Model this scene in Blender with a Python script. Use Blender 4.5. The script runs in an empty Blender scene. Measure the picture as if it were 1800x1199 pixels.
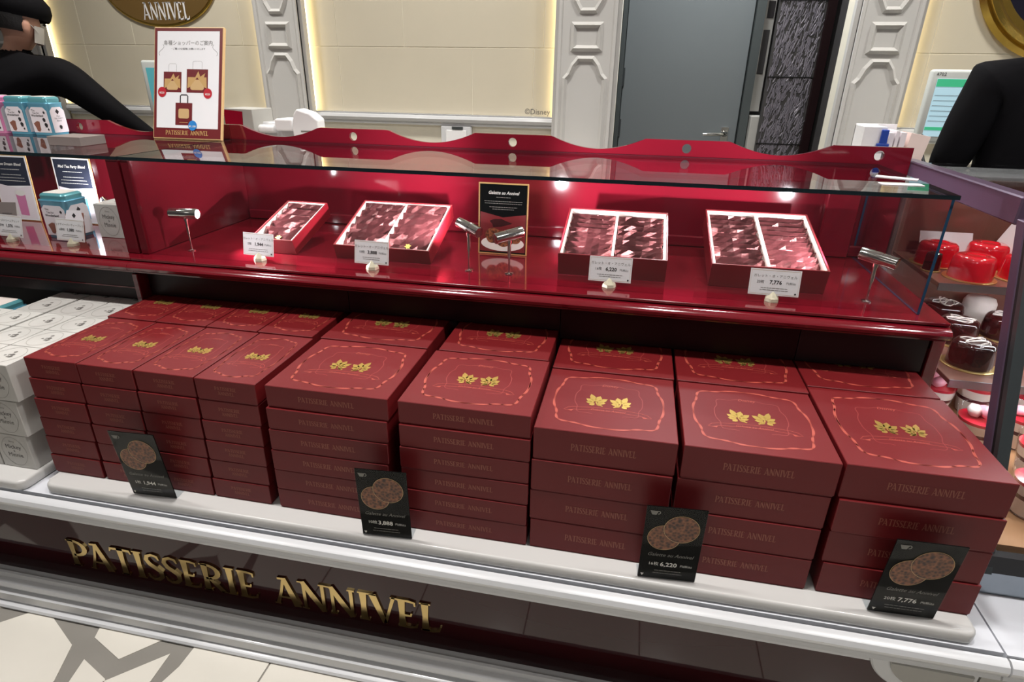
import bpy, bmesh, math, random
from mathutils import Vector, Matrix
random.seed(7)
SC = bpy.context.scene
COL = SC.collection
R = math.radians

# ------------------------------------------------------------------ camera
CAM_H = 1.36
cam = bpy.data.cameras.new('camera'); cam_o = bpy.data.objects.new('camera', cam); COL.objects.link(cam_o)
cam.sensor_width = 36.0; cam.lens = 36.0 * 1054.09 / 1800.0; cam.clip_start = 0.02; cam.clip_end = 60
def cam_matrix(yaw, pit, rol):
    f = Vector((math.sin(yaw)*math.cos(pit), math.cos(yaw)*math.cos(pit), -math.sin(pit)))
    r = Vector((math.cos(yaw), -math.sin(yaw), 0)); u = r.cross(f)
    c, s = math.cos(rol), math.sin(rol)
    r2 = r*c + u*s; u2 = u*c - r*s
    m = Matrix((r2, u2, -f)).transposed().to_4x4(); m.translation = (0, 0, CAM_H)
    return m
cam_o.matrix_world = cam_matrix(R(-11.153), R(24.045), R(0.917))
SC.camera = cam_o

# ------------------------------------------------------------------ world, ceiling lamps, exposure
w = bpy.data.worlds.new('shop_ambience'); SC.world = w; w.use_nodes = True
w.node_tree.nodes['Background'].inputs[0].default_value = (0.93, 0.96, 1.0, 1)
w.node_tree.nodes['Background'].inputs[1].default_value = 0.05
SC.view_settings.view_transform = 'Standard'; SC.view_settings.look = 'None'
SC.view_settings.exposure = 0.0; SC.view_settings.gamma = 1.0; SC.view_settings.use_curve_mapping = False
def ceiling_lamp(x, y, power, size=0.16, col=(1, .97, .94), spread=130):
    l = bpy.data.lights.new('downlight', 'AREA'); l.shape = 'DISK'; l.size = size; l.energy = power; l.color = col; l.spread = R(spread)
    o = bpy.data.objects.new('downlight', l); COL.objects.link(o); o.location = (x, y, 2.72)
for x in (-2.4, -1.2, 0.0, 1.2):
    ceiling_lamp(x + .2, 0.90, 13.5)
    ceiling_lamp(x + .5, -1.3, 3.4, .3, (1, .97, .93), 160)
for x in (-2.3, -0.9, 0.5, 1.9):
    ceiling_lamp(x, 2.55, 14, .2, (1, .97, .92))

ceiling_lamp(.3, 3.45, 22, .3, (.95, .98, 1), 170)  # added fill lamp, no such fixture seen; lifts the grey door and its recess

# ------------------------------------------------------------------ materials
MATS = {}
def lin(c): return tuple(((v/255)/12.92 if v/255 <= .04045 else ((v/255+.055)/1.055)**2.4) for v in c)
def mat(name, rgb, rough=.5, metal=0., coat=0., noise=None, bump=None, spec=.5, emit=None, trans=0.):
    if name in MATS: return MATS[name]
    m = bpy.data.materials.new(name); m.use_nodes = True; nt = m.node_tree; b = nt.nodes['Principled BSDF']
    c = (*lin(rgb), 1)
    b.inputs['Base Color'].default_value = c; b.inputs['Roughness'].default_value = rough; b.inputs['Metallic'].default_value = metal
    b.inputs['Coat Weight'].default_value = coat; b.inputs['Coat Roughness'].default_value = .06; b.inputs['Specular IOR Level'].default_value = spec
    if trans: b.inputs['Transmission Weight'].default_value = trans
    tc = nt.nodes.new('ShaderNodeTexCoord')
    if noise:
        sc_, amt = noise
        n = nt.nodes.new('ShaderNodeTexNoise'); n.inputs['Scale'].default_value = sc_; n.inputs['Detail'].default_value = 5
        nt.links.new(tc.outputs['Object'], n.inputs['Vector'])
        mx = nt.nodes.new('ShaderNodeMix'); mx.data_type = 'RGBA'
        mx.inputs[6].default_value = tuple(v*(1-amt) for v in c[:3])+(1,); mx.inputs[7].default_value = tuple(min(1, v*(1+amt)) for v in c[:3])+(1,)
        nt.links.new(n.outputs['Fac'], mx.inputs[0]); nt.links.new(mx.outputs[2], b.inputs['Base Color'])
    if bump:
        sc_, st = bump
        n2 = nt.nodes.new('ShaderNodeTexNoise'); n2.inputs['Scale'].default_value = sc_; n2.inputs['Detail'].default_value = 4
        nt.links.new(tc.outputs['Object'], n2.inputs['Vector'])
        bp = nt.nodes.new('ShaderNodeBump'); bp.inputs['Strength'].default_value = st; bp.inputs['Distance'].default_value = .004
        nt.links.new(n2.outputs['Fac'], bp.inputs['Height']); nt.links.new(bp.outputs['Normal'], b.inputs['Normal'])
    if emit:
        b.inputs['Emission Color'].default_value = (*emit[0], 1); b.inputs['Emission Strength'].default_value = emit[1]
    MATS[name] = m
    return m
def glass(name, tint=(.96, .98, .98), f0=.04, power=5.0):
    m = bpy.data.materials.new(name); m.use_nodes = True; nt = m.node_tree; nt.nodes.remove(nt.nodes['Principled BSDF'])
    out = nt.nodes['Material Output']
    t = nt.nodes.new('ShaderNodeBsdfTransparent'); t.inputs[0].default_value = (*tint, 1)
    g = nt.nodes.new('ShaderNodeBsdfGlossy'); g.inputs['Roughness'].default_value = .0
    lw = nt.nodes.new('ShaderNodeLayerWeight'); lw.inputs[0].default_value = .5
    p = nt.nodes.new('ShaderNodeMath'); p.operation = 'POWER'; p.inputs[1].default_value = power
    a = nt.nodes.new('ShaderNodeMath'); a.operation = 'MULTIPLY_ADD'; a.inputs[1].default_value = 1-f0; a.inputs[2].default_value = f0
    mx = nt.nodes.new('ShaderNodeMixShader')
    nt.links.new(lw.outputs['Facing'], p.inputs[0]); nt.links.new(p.outputs[0], a.inputs[0]); nt.links.new(a.outputs[0], mx.inputs[0])
    nt.links.new(t.outputs[0], mx.inputs[1]); nt.links.new(g.outputs[0], mx.inputs[2]); nt.links.new(mx.outputs[0], out.inputs[0])
    MATS[name] = m
    return m
M = MATS
mat('box_red', (106, 24, 27), .42, noise=(9, .10), bump=(60, .03), spec=.30)
mat('box_print', (172, 74, 60), .45)
mat('box_print_soft', (142, 52, 48), .45)
mat('foil_gold', (212, 178, 96), .32, .75)
mat('side_foil', (146, 82, 66), .45, .1)
mat('lacquer', (104, 14, 26), .10, coat=.6, noise=(3, .06))
mat('lacquer_dark', (92, 16, 26), .14, coat=.4, noise=(3, .08))
mat('case_back', (104, 15, 29), .08, coat=.5, noise=(2, .05))
mat('acrylic_red', (150, 20, 44), .05, coat=.8)
mat('fascia', (26, 8, 11), .4, noise=(4, .2), spec=.3)
mat('black', (10, 9, 10), .45, noise=(20, .2))
mat('white_lacquer', (214, 215, 217), .28, coat=.25, noise=(6, .02))
mat('white_gloss', (218, 220, 226), .12, coat=.5, noise=(5, .015))
mat('slab', (202, 200, 197), .3, coat=.15, noise=(8, .02))
mat('panel', (52, 14, 18), .05, spec=.35)
mat('sign_gold', (190, 166, 112), .14, 1.)
mat('wall_tile', (214, 205, 184), .55, noise=(5, .04), bump=(40, .06))
mat('wall_joint', (236, 230, 212), .7, noise=(30, .05))
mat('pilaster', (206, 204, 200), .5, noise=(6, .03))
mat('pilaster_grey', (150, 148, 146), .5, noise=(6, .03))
mat('led_warm', (255, 235, 180), .5, emit=((1, .82, .42), 7.0))
mat('led_white', (255, 255, 255), .5, emit=((.92, .96, 1), 38.0))
mat('lens', (255, 255, 255), .3, emit=((.86, .94, 1), 60.0))
mat('chrome', (205, 205, 200), .10, 1.)
mat('steel', (150, 158, 166), .28, 1., noise=(30, .08))
mat('sliver', (128, 124, 132), .3, .3, noise=(40, .4))
mat('frame_purple', (98, 80, 100), .28, .35, noise=(12, .08))
mat('gasket', (14, 13, 16), .6, noise=(20, .2))
mat('alu_grey', (92, 98, 100), .35, .7, noise=(18, .08))
mat('door_grey', (116, 122, 124), .45, noise=(2, .05))
mat('door_frame', (74, 80, 80), .5, noise=(5, .08))
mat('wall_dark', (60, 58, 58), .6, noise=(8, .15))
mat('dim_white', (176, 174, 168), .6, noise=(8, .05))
mat('floor_cream', (224, 219, 208), .18, coat=.2, noise=(6, .06))
mat('floor_grey', (140, 136, 129), .22, noise=(7, .10))
mat('white_box', (192, 189, 184), .4, noise=(12, .03))
mat('white_box_print', (150, 146, 140), .5)
mat('ink', (44, 40, 42), .5)
mat('ink_mid', (84, 80, 78), .5)
mat('ink_soft', (120, 116, 112), .5)
mat('paper', (240, 239, 240), .5, noise=(20, .01))
mat('card_black', (9, 10, 10), .5, noise=(15, .15), spec=.03)
mat('card_navy', (44, 48, 62), .25, coat=.3)
mat('white_print', (228, 226, 220), .5)
mat('grey_print', (128, 126, 120), .5)
mat('maroon_print', (110, 26, 30), .4)
mat('gold_print', (198, 158, 98), .5)
mat('tan_print', (206, 170, 118), .5)
mat('red_disc', (188, 28, 44), .4)
mat('blue_disc', (42, 132, 206), .4)
mat('holder_gold', (234, 226, 198), .3, .4)
mat('foil_pack', (92, 46, 48), .22, .7, noise=(14, .2), bump=(22, .2))
mat('tray_red', (118, 20, 30), .3, coat=.4, noise=(6, .08))
mat('liner', (236, 214, 206), .5, noise=(30, .05))
mat('teal_tin', (112, 180, 206), .25, .35, coat=.4, noise=(4, .06))
mat('teal_dark', (104, 172, 180), .25, .3, coat=.4)
mat('pink_tin', (226, 140, 184), .3, .2, coat=.3)
mat('tin_label', (232, 224, 228), .4)
mat('brown_print', (140, 88, 72), .5)
mat('grey_card', (124, 112, 108), .5, noise=(20, .06))
mat('mirror', (150, 140, 170), .03, 1.)
mat('gold_frame', (196, 162, 78), .25, .9, bump=(20, .1))
mat('plaque_gold', (176, 140, 84), .25, .7)
mat('screen_teal', (70, 140, 150), .3, emit=((.08, .28, .30), .6))
mat('screen_pale', (170, 205, 220), .3, emit=((.45, .66, .75), .5))
mat('screen_green', (60, 170, 120), .3, emit=((.06, .40, .22), .6))
mat('monitor', (206, 210, 206), .4, noise=(8, .03))
mat('cloth_black', (12, 11, 14), .85, noise=(30, .25), bump=(14, .6), spec=.12)
mat('hair', (16, 13, 12), .55, bump=(120, .4))
mat('skin', (190, 142, 120), .5, noise=(12, .06))
mat('mask', (226, 222, 218), .7)
mat('red_cake', (214, 24, 40), .08, coat=.9, noise=(6, .1))
mat('choc_cake', (46, 22, 20), .12, coat=.8, noise=(6, .15))
mat('gold_board', (214, 184, 120), .3, .8)
mat('cream', (240, 228, 220), .45, noise=(18, .05))
mat('pink_cream', (236, 168, 184), .35, noise=(12, .08))
mat('berry', (206, 40, 62), .12, coat=.8, noise=(14, .2))
mat('jam', (84, 20, 36), .2, coat=.4)
mat('shelf_brown', (120, 84, 72), .3, noise=(10, .1))
mat('deck_tan', (176, 134, 98), .35, noise=(9, .1))
mat('cable', (28, 28, 30), .5)
mat('blue_plastic', (30, 66, 160), .35, coat=.3)
mat('acrylic_edge', (22, 34, 38), .08, coat=.6)
mat('edge_blue', (30, 62, 88), .08, coat=.6)
glass('glass_clear'); glass('glass_pane', (.985, .99, .99), .045); glass('acrylic', (.93, .95, .96), .07)
glass('cup_glass', (.97, .97, .97), .05); glass('cover_film', (.99, .99, .99), .008)
# cookie print: chocolate chunks
def cookie_mat():
    m = bpy.data.materials.new('cookie_print'); m.use_nodes = True; nt = m.node_tree; b = nt.nodes['Principled BSDF']
    tc = nt.nodes.new('ShaderNodeTexCoord'); v = nt.nodes.new('ShaderNodeTexVoronoi'); v.inputs['Scale'].default_value = 150
    n = nt.nodes.new('ShaderNodeTexNoise'); n.inputs['Scale'].default_value = 90
    r = nt.nodes.new('ShaderNodeValToRGB'); r.color_ramp.elements[0].color = (*lin((52, 24, 14)), 1); r.color_ramp.elements[1].color = (*lin((150, 92, 58)), 1)
    ad = nt.nodes.new('ShaderNodeMath'); ad.operation = 'MULTIPLY'
    nt.links.new(tc.outputs['Object'], v.inputs['Vector']); nt.links.new(tc.outputs['Object'], n.inputs['Vector'])
    nt.links.new(v.outputs['Distance'], ad.inputs[0]); nt.links.new(n.outputs['Fac'], ad.inputs[1])
    r.color_ramp.elements[0].position = .08; r.color_ramp.elements[1].position = .42
    nt.links.new(ad.outputs[0], r.inputs[0]); nt.links.new(r.outputs[0], b.inputs['Base Color']); b.inputs['Roughness'].default_value = .35
    MATS['cookie_print'] = m
cookie_mat()

# ------------------------------------------------------------------ mesh builder
class MB:
    def __init__(s): s.v = []; s.f = []; s.mi = []
    def add(s, vs, fs, mi=0):
        o = len(s.v); s.v += [tuple(p) for p in vs]; s.f += [tuple(i+o for i in f) for f in fs]; s.mi += [mi]*len(fs); return s
    def box(s, x0, x1, y0, y1, z0, z1, mi=0):
        return s.add([(x0,y0,z0),(x1,y0,z0),(x1,y1,z0),(x0,y1,z0),(x0,y0,z1),(x1,y0,z1),(x1,y1,z1),(x0,y1,z1)],
                     [(3,2,1,0),(4,5,6,7),(0,1,5,4),(1,2,6,5),(2,3,7,6),(3,0,4,7)], mi)
    def prism(s, poly, a, b, axis='z', mi=0):
        """poly: 2D points (ccw); extruded along axis from a to b. axis y: poly is (x,z); axis x: poly is (y,z)"""
        n = len(poly)
        def P(p, t): return (p[0], p[1], t) if axis == 'z' else ((p[0], t, p[1]) if axis == 'y' else (t, p[0], p[1]))
        vs = [P(p, a) for p in poly] + [P(p, b) for p in poly]
        fs = [tuple(range(n))[::-1], tuple(range(n, 2*n))] + [(i, (i+1) % n, (i+1) % n+n, i+n) for i in range(n)]
        return s.add(vs, fs, mi)
    def lathe(s, prof, c=(0,0,0), n=24, mi=0, cap=True):
        """prof: (r,z) list from bottom to top"""
        vs = []; fs = []
        for r, z in prof:
            for k in range(n):
                a = 2*math.pi*k/n; vs.append((c[0]+r*math.cos(a), c[1]+r*math.sin(a), c[2]+z))
        for i in range(len(prof)-1):
            for k in range(n):
                k2 = (k+1) % n; fs.append((i*n+k, i*n+k2, (i+1)*n+k2, (i+1)*n+k))
        if cap: fs.append(tuple(range(n))[::-1]); fs.append(tuple(range((len(prof)-1)*n, len(prof)*n)))
        return s.add(vs, fs, mi)
    def tube(s, pts, r, n=10, mi=0):
        pts = [Vector(p) for p in pts]; vs = []; fs = []; m = len(pts)
        up = Vector((0, 0, 1))
        rad = r if isinstance(r, (list, tuple)) else [r]*m
        for i, p in enumerate(pts):
            t = (pts[min(i+1, m-1)]-pts[max(i-1, 0)]).normalized()
            u = t.cross(up) if abs(t.z) < .95 else t.cross(Vector((1, 0, 0)))
            u.normalize(); v = u.cross(t)
            for k in range(n):
                a = 2*math.pi*k/n; vs.append(p+u*(rad[i]*math.cos(a))+v*(rad[i]*math.sin(a)))
        for i in range(m-1):
            for k in range(n):
                k2 = (k+1) % n; fs.append((i*n+k, i*n+k2, (i+1)*n+k2, (i+1)*n+k))
        fs.append(tuple(range(n))[::-1]); fs.append(tuple(range((m-1)*n, m*n)))
        return s.add(vs, fs, mi)
    def poly(s, pts, mi=0): return s.add(pts, [tuple(range(len(pts)))], mi)
    def ribbon(s, pts, wd, z=0, closed=False, mi=0):
        """flat ribbon in xy plane"""
        n = len(pts); vs = []
        for i, p in enumerate(pts):
            a = pts[(i-1) % n if closed else max(i-1, 0)]; b = pts[(i+1) % n if closed else min(i+1, n-1)]
            dx, dy = b[0]-a[0], b[1]-a[1]; L = math.hypot(dx, dy) or 1
            wi = (wd[i] if isinstance(wd, (list, tuple)) else wd)/2
            vs += [(p[0]-dy/L*wi, p[1]+dx/L*wi, z), (p[0]+dy/L*wi, p[1]-dx/L*wi, z)]
        fs = [(2*i+1, (2*((i+1) % n))+1, 2*((i+1) % n), 2*i) for i in range(n if closed else n-1)]
        return s.add(vs, fs, mi)
    def xf(s, m):
        s.v = [tuple(m @ Vector(p)) for p in s.v]; return s
    def mesh(s, name, mats, bevel=0, seg=1, smooth=False, fix=True):
        me = bpy.data.meshes.new(name); me.from_pydata(s.v, [], s.f)
        for m in (mats if isinstance(mats, (list, tuple)) else [mats]): me.materials.append(MATS[m])
        if any(s.mi): me.polygons.foreach_set('material_index', s.mi)
        if bevel or fix:
            bm = bmesh.new(); bm.from_mesh(me)
            if fix == True: bmesh.ops.recalc_face_normals(bm, faces=bm.faces)
            if bevel:
                es = [e for e in bm.edges if len(e.link_faces) == 2 and e.calc_face_angle(0) > R(25)]
                bmesh.ops.bevel(bm, geom=es, offset=bevel, segments=seg, affect='EDGES', profile=.5)
            bm.to_mesh(me); bm.free()
        if smooth: 
            me.polygons.foreach_set('use_smooth', [True]*len(me.polygons))
            if smooth != 'all' : me.set_sharp_from_angle(angle=R(smooth if isinstance(smooth, int) and smooth > 1 else 40))
        me.update(); return me
def link(name, data, parent=None, loc=(0,0,0), rot=(0,0,0)):
    o = bpy.data.objects.new(name, data); COL.objects.link(o); o.location = loc; o.rotation_euler = rot
    if parent: o.parent = parent
    return o
def part(name, mb, mats, parent, bevel=0, seg=1, smooth=False, fix=True, loc=(0,0,0), rot=(0,0,0), label=None):
    o = link(name, mb.mesh(name, mats, bevel, seg, smooth, fix), parent, loc, rot)
    if label: o['label'] = label
    return o
def tag(o, label=None, cat=None, group=None, kind=None):
    if label: o['label'] = label
    if cat: o['category'] = cat
    if group: o['group'] = group
    if kind: o['kind'] = kind
    return o
def thing(name, label, cat, loc=(0,0,0), rot=(0,0,0), group=None):
    return tag(link(name, None, None, loc, rot), label, cat, group)
def single(name, mb, mats, label, cat, loc=(0,0,0), rot=(0,0,0), group=None, **k):
    return tag(part(name, mb, mats, None, loc=loc, rot=rot, **k), label, cat, group)
def struct(name, mb, mats, parent=None, **k):
    o = part(name, mb, mats, parent, **k)
    if not parent: o['kind'] = 'structure'
    return o

# ------------------------------------------------------------------ lettering
TXT = {}
def text_mesh(s, size, m, shear=0, ext=0, align='CENTER', sx=1.0, space=1.0, bold=0):
    key = (s, size, m, shear, ext, align, sx, space, bold)
    if key in TXT: return TXT[key]
    cu = bpy.data.curves.new('t', 'FONT'); cu.body = s; cu.size = size; cu.shear = shear; cu.extrude = ext; cu.align_x = align; cu.align_y = 'CENTER'
    cu.resolution_u = 2; cu.space_character = space; cu.offset = bold
    o = bpy.data.objects.new('t', cu); COL.objects.link(o)
    dg = bpy.context.evaluated_depsgraph_get()
    me = bpy.data.meshes.new_from_object(o.evaluated_get(dg)); me.name = 'printed_text'
    bpy.data.objects.remove(o); bpy.data.curves.remove(cu)
    for v in me.vertices: v.co.x *= sx
    me.materials.clear(); me.materials.append(MATS[m]); TXT[key] = me
    return me
FRONT = (R(90), 0, 0)      # text plane facing -y
def ptext(parent, s, size, m, loc, rot=FRONT, name='printed_text', **k):
    return link(name, text_mesh(s, size, m, **k), parent, loc, rot)
def arcp(cx, cy, rx, ry, a0, a1, n=10): return [(cx+rx*math.cos(R(a0+(a1-a0)*i/n)), cy+ry*math.sin(R(a0+(a1-a0)*i/n))) for i in range(n+1)]
def glyph(ch):
    """decorative display capitals: list of (points, widths)"""
    S = .15; T = .075
    def stem(x, x2=None): x2 = x if x2 is None else x2; return ([(x, 0), (x+(x2-x)*.5, .5), (x2, 1)], [S*1.25, S*.86, S*1.2])
    def ser(x, y, h=.13): return ([(x-h, y), (x+h, y)], [.05, .05])
    if ch == 'P': return [stem(.15), ser(.15, .02), ([(.02, .97), (.2, .98)] + arcp(.2, .70, .32, .27, 90, -90) + [(.15, .43)], [.05, T]+[.08, .09, .10, .12, .14, .15, .14, .12, .10, .09, .08]+[T])], .58
    if ch == 'R': return [stem(.15), ser(.15, .02), ([(.02, .97), (.2, .98)] + arcp(.2, .72, .30, .25, 90, -90) + [(.15, .47)], [.05, T]+[.08, .09, .10, .12, .14, .15, .14, .12, .10, .09, .08]+[T]), ([(.24, .48), (.42, .25), (.58, .02)], [.10, .14, .15]), ([(.5, .02), (.68, .03)], .05)], .66
    if ch == 'A': return [([(.06, 0), (.2, .5), (.30, 1)], [.1, .07, .08]), ([(.30, 1), (.44, .5), (.58, 0)], [.12, .15, .18]), ([(.12, .28), (.5, .28)], .065), ser(.06, .02, .08), ser(.58, .02, .1), ([(.14, .96), (.36, .97)], .07)], .70
    if ch == 'T': return [stem(.32), ser(.32, .02), ([(.02, .84), (.05, .95), (.32, .96), (.59, .95), (.62, .84)], [.04, .09, .08, .09, .04])], .64
    if ch == 'I': return [stem(.16), ser(.16, .02), ser(.16, .98)], .33
    if ch == 'S': return [([(.44, .80), (.40, .93), (.26, .97), (.12, .90), (.08, .76), (.16, .60), (.30, .49), (.42, .36), (.43, .18), (.32, .06), (.18, .03), (.08, .10), (.04, .24)], [.04, .09, .09, .11, .13, .15, .16, .15, .13, .11, .09, .09, .04])], .50
    if ch == 'E': return [stem(.15), ([(.04, .97), (.32, .97), (.46, .94), (.47, .82)], [.06, .08, .07, .04]), ([(.15, .44), (.36, .45), (.38, .54)], [.08, .07, .04]), ([(.04, .03), (.34, .03), (.48, .07), (.52, .20)], [.06, .09, .08, .04])], .56
    if ch == 'N': return [([(.10, 0), (.10, 1)], [.08, .08]), ([(.08, 1), (.32, .5), (.58, 0)], [.13, .16, .14]), ([(.58, 0), (.58, 1)], [.08, .09]), ser(.10, .02, .09), ser(.04, .97, .09), ser(.58, .97, .09)], .72
    if ch == 'V': return [([(.06, 1), (.2, .5), (.34, 0)], [.18, .15, .12]), ([(.34, 0), (.46, .5), (.58, 1)], [.08, .07, .09]), ser(.06, .98, .1), ser(.58, .98, .08)], .62
    if ch == 'L': return [stem(.15), ser(.15, .98), ([(.04, .03), (.32, .03), (.46, .07), (.51, .22)], [.06, .09, .08, .04])], .54
    return [], .42
def letter_mb(ch, h, sx, ext=0):
    mb = MB(); st, adv = glyph(ch)
    for pts, wd in st:
        r = MB().ribbon(pts, wd)
        if ext:
            n = len(pts)
            vs = r.v; top = [(x*h*sx, y*h, ext) for x, y, z in vs]; bot = [(x*h*sx, y*h, 0) for x, y, z in vs]
            fs = []
            for i in range(n-1):
                a, b, c, d = 2*i+1, 2*i+3, 2*i+2, 2*i
                fs += [(a, b, c, d), (a+2*n, d+2*n, c+2*n, b+2*n), (a, a+2*n, b+2*n, b), (c, c+2*n, d+2*n, d)]
            fs += [(0, 2*n, 2*n+1, 1), (2*n-2, 2*n-1, 4*n-1, 4*n-2)]
            mb.add(top+bot, fs)
        else: mb.add([(x*h*sx, y*h, 0) for x, y, z in r.v], r.f)
    return mb, adv*h*sx
def sign_mb(s, h, width=None, ext=0):
    adv = sum(glyph(c)[1] for c in s); sx = 1 if not width else width/(adv*h)
    mb = MB(); x = -adv*h*sx/2
    for c in s:
        l, a = letter_mb(c, h, sx, ext); mb.add([(p[0]+x, p[1]-h/2, p[2]) for p in l.v], l.f); x += a
    return mb
SIGN = 'PATISSERIE ANNIVEL'
SGN = {}
def sign_mesh(s, h, width, m, ext=0):
    k = (s, h, width, m, ext)
    if k not in SGN: SGN[k] = sign_mb(s, h, width, ext).mesh('lettering', m, fix=bool(ext))
    return SGN[k]
def line_block(parent, x, z, wd, n, dz, m, y=-.0005, h=.0016, name='small_print'):
    """rows of tiny dashes standing for print too small to read"""
    mb = MB(); rnd = random.Random(int(wd*1e4)+n)
    for r in range(n):
        L = wd*rnd.uniform(.7, 1); cx = -L/2
        while cx < L/2:
            l = rnd.uniform(.003, .009); mb.poly([(cx, y, z-r*dz), (min(cx+l, L/2), y, z-r*dz), (min(cx+l, L/2), y, z-r*dz+h), (cx, y, z-r*dz+h)]); cx += l+.0012
    o = part(name, mb, m, parent, fix=False); o.location.x = x; return o

# ================================================================== FLOOR, WALLS, CEILING
fl = struct('floor', MB().box(-4.2, 3.2, -2.6, 4.3, -.1, 0), 'floor_grey')
tiles = [
    [(-1.9, .93), (-1.56, .93), (-1.62, .885), (-1.9, .80)],
    [(-1.476, .93), (-1.306, .845), (-1.263, .751), (-1.32, .60), (-1.62, .52), (-1.86, .66), (-1.62, .80)],
    [(-1.29, .93), (-1.07, .93), (-1.158, .835), (-1.268, .876)],
    [(-1.343, .93), (-1.333, .93), (-1.343, .905)],
    [(-1.242, .817), (-1.148, .782), (-1.11, .70), (-1.2, .60), (-1.29, .62), (-1.225, .75)],
    [(-1.148, .775), (-1.044, .876), (-1.037, .80), (-1.05, .72), (-1.1, .71)],
    [(-.997, .849), (-.997, .93), (-.785, .93), (-.785, .60), (-1.03, .60), (-1.03, .72)],
]
x = -.78
while x < 2.0:
    tiles.append([(x, .93), (x+.298, .93), (x+.298, .60), (x, .60)]); x += .302
for j in range(5):
    for i in range(13):
        x0 = -2.0+i*.302; y1 = .50-j*.302
        tiles.append([(x0, y1), (x0+.298, y1), (x0+.298, y1-.298), (x0, y1-.298)])
for t in tiles:
    part('tile', MB().prism(t[::-1], 0, .0025), 'floor_cream', fl)
struct('ceiling', MB().box(-4.2, 3.2, -2.6, 4.3, 2.8, 2.9), 'white_lacquer')
for x in (-2.4, -1.2, 0.0, 1.2):
    pass
struct('wall_left', MB().box(-4.3, -4.2, 1.2, 4.3, 0, 2.8), 'dim_white')
struct('wall_right', MB().box(3.2, 3.3, 1.2, 4.3, 0, 2.8), 'dim_white')

YW = 3.30
wb = struct('wall_back', MB().box(-4.2, -.14, YW, YW+.12, 0, 2.8), 'wall_joint')
wb2 = struct('wall_beside_mirror', MB().box(.89, 3.2, YW, YW+.12, 0, 2.8), 'wall_joint')
def wall_tiles(parent, xs, zs, off):
    for zi in range(len(zs)-1):
        cuts = xs[zi % len(xs)]
        for a, b in zip(cuts[:-1], cuts[1:]):
            part('tile', MB().box(a+.002, b-.002, YW-.0022, YW+.002, zs[zi]+.002, zs[zi+1]-.002), 'wall_tile', parent, bevel=.0008)
wall_tiles(wb, [[-3.40, -3.2, -2.52, -2.03], [-3.40, -3.2, -2.86, -2.18, -2.03]], [1.155, 1.477, 1.80, 2.2, 2.6], 0)
wall_tiles(wb, [[-1.78, -1.62, -.884, -.56, -.43], [-1.78, -1.62, -1.248, -.512, -.43]], [1.155, 1.477, 1.80, 2.2, 2.6], 0)
wall_tiles(wb2, [[1.15, 1.24, 1.95, 2.6], [1.15, 1.24, 1.75, 2.45]], [1.155, 1.469, 1.80, 2.2, 2.6], 0)
# rails
for i, (a, b, p) in enumerate([(-3.40, -2.03, wb), (-1.78, -.43, wb), (1.15, 3.2, wb2)]):
    pr_ = [(YW+.001, 1.098), (YW-.018, 1.098), (YW-.022, 1.106), (YW-.02, 1.112), (YW-.038, 1.118), (YW-.045, 1.132), (YW-.04, 1.146), (YW-.03, 1.150), (YW-.034, 1.156), (YW+.001, 1.156)]
    struct('trim_%d' % (i+1), MB().prism(pr_, a, b, 'x'), 'white_lacquer', smooth=30)
# pilasters with raised frames
def frame_path(mb, pts, wd=.022, d=.012, y=0, closed=True):
    """raised moulding along a closed outline in the xz plane (front face at y)"""
    n = len(pts)
    outs = []; ins = []; mids = []
    for i in range(n):
        a, b, c = pts[i-1], pts[i], pts[(i+1) % n]
        d1 = Vector((b[0]-a[0], b[1]-a[1])).normalized(); d2 = Vector((c[0]-b[0], c[1]-b[1])).normalized()
        n1 = Vector((-d1.y, d1.x)); n2 = Vector((-d2.y, d2.x)); nn = (n1+n2); nn = nn/max(.3, nn.length_squared/2)
        outs.append((b[0]-nn.x*wd/2, b[1]-nn.y*wd/2)); ins.append((b[0]+nn.x*wd/2, b[1]+nn.y*wd/2)); mids.append(b)
    vs = [(p[0], y, p[1]) for p in outs]+[(p[0], y-d, p[1]) for p in mids]+[(p[0], y, p[1]) for p in ins]
    fs = []
    for i in range(n):
        j = (i+1) % n; fs += [(i, j, n+j, n+i), (n+i, n+j, 2*n+j, 2*n+i)]
    mb.add(vs, fs)
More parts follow.
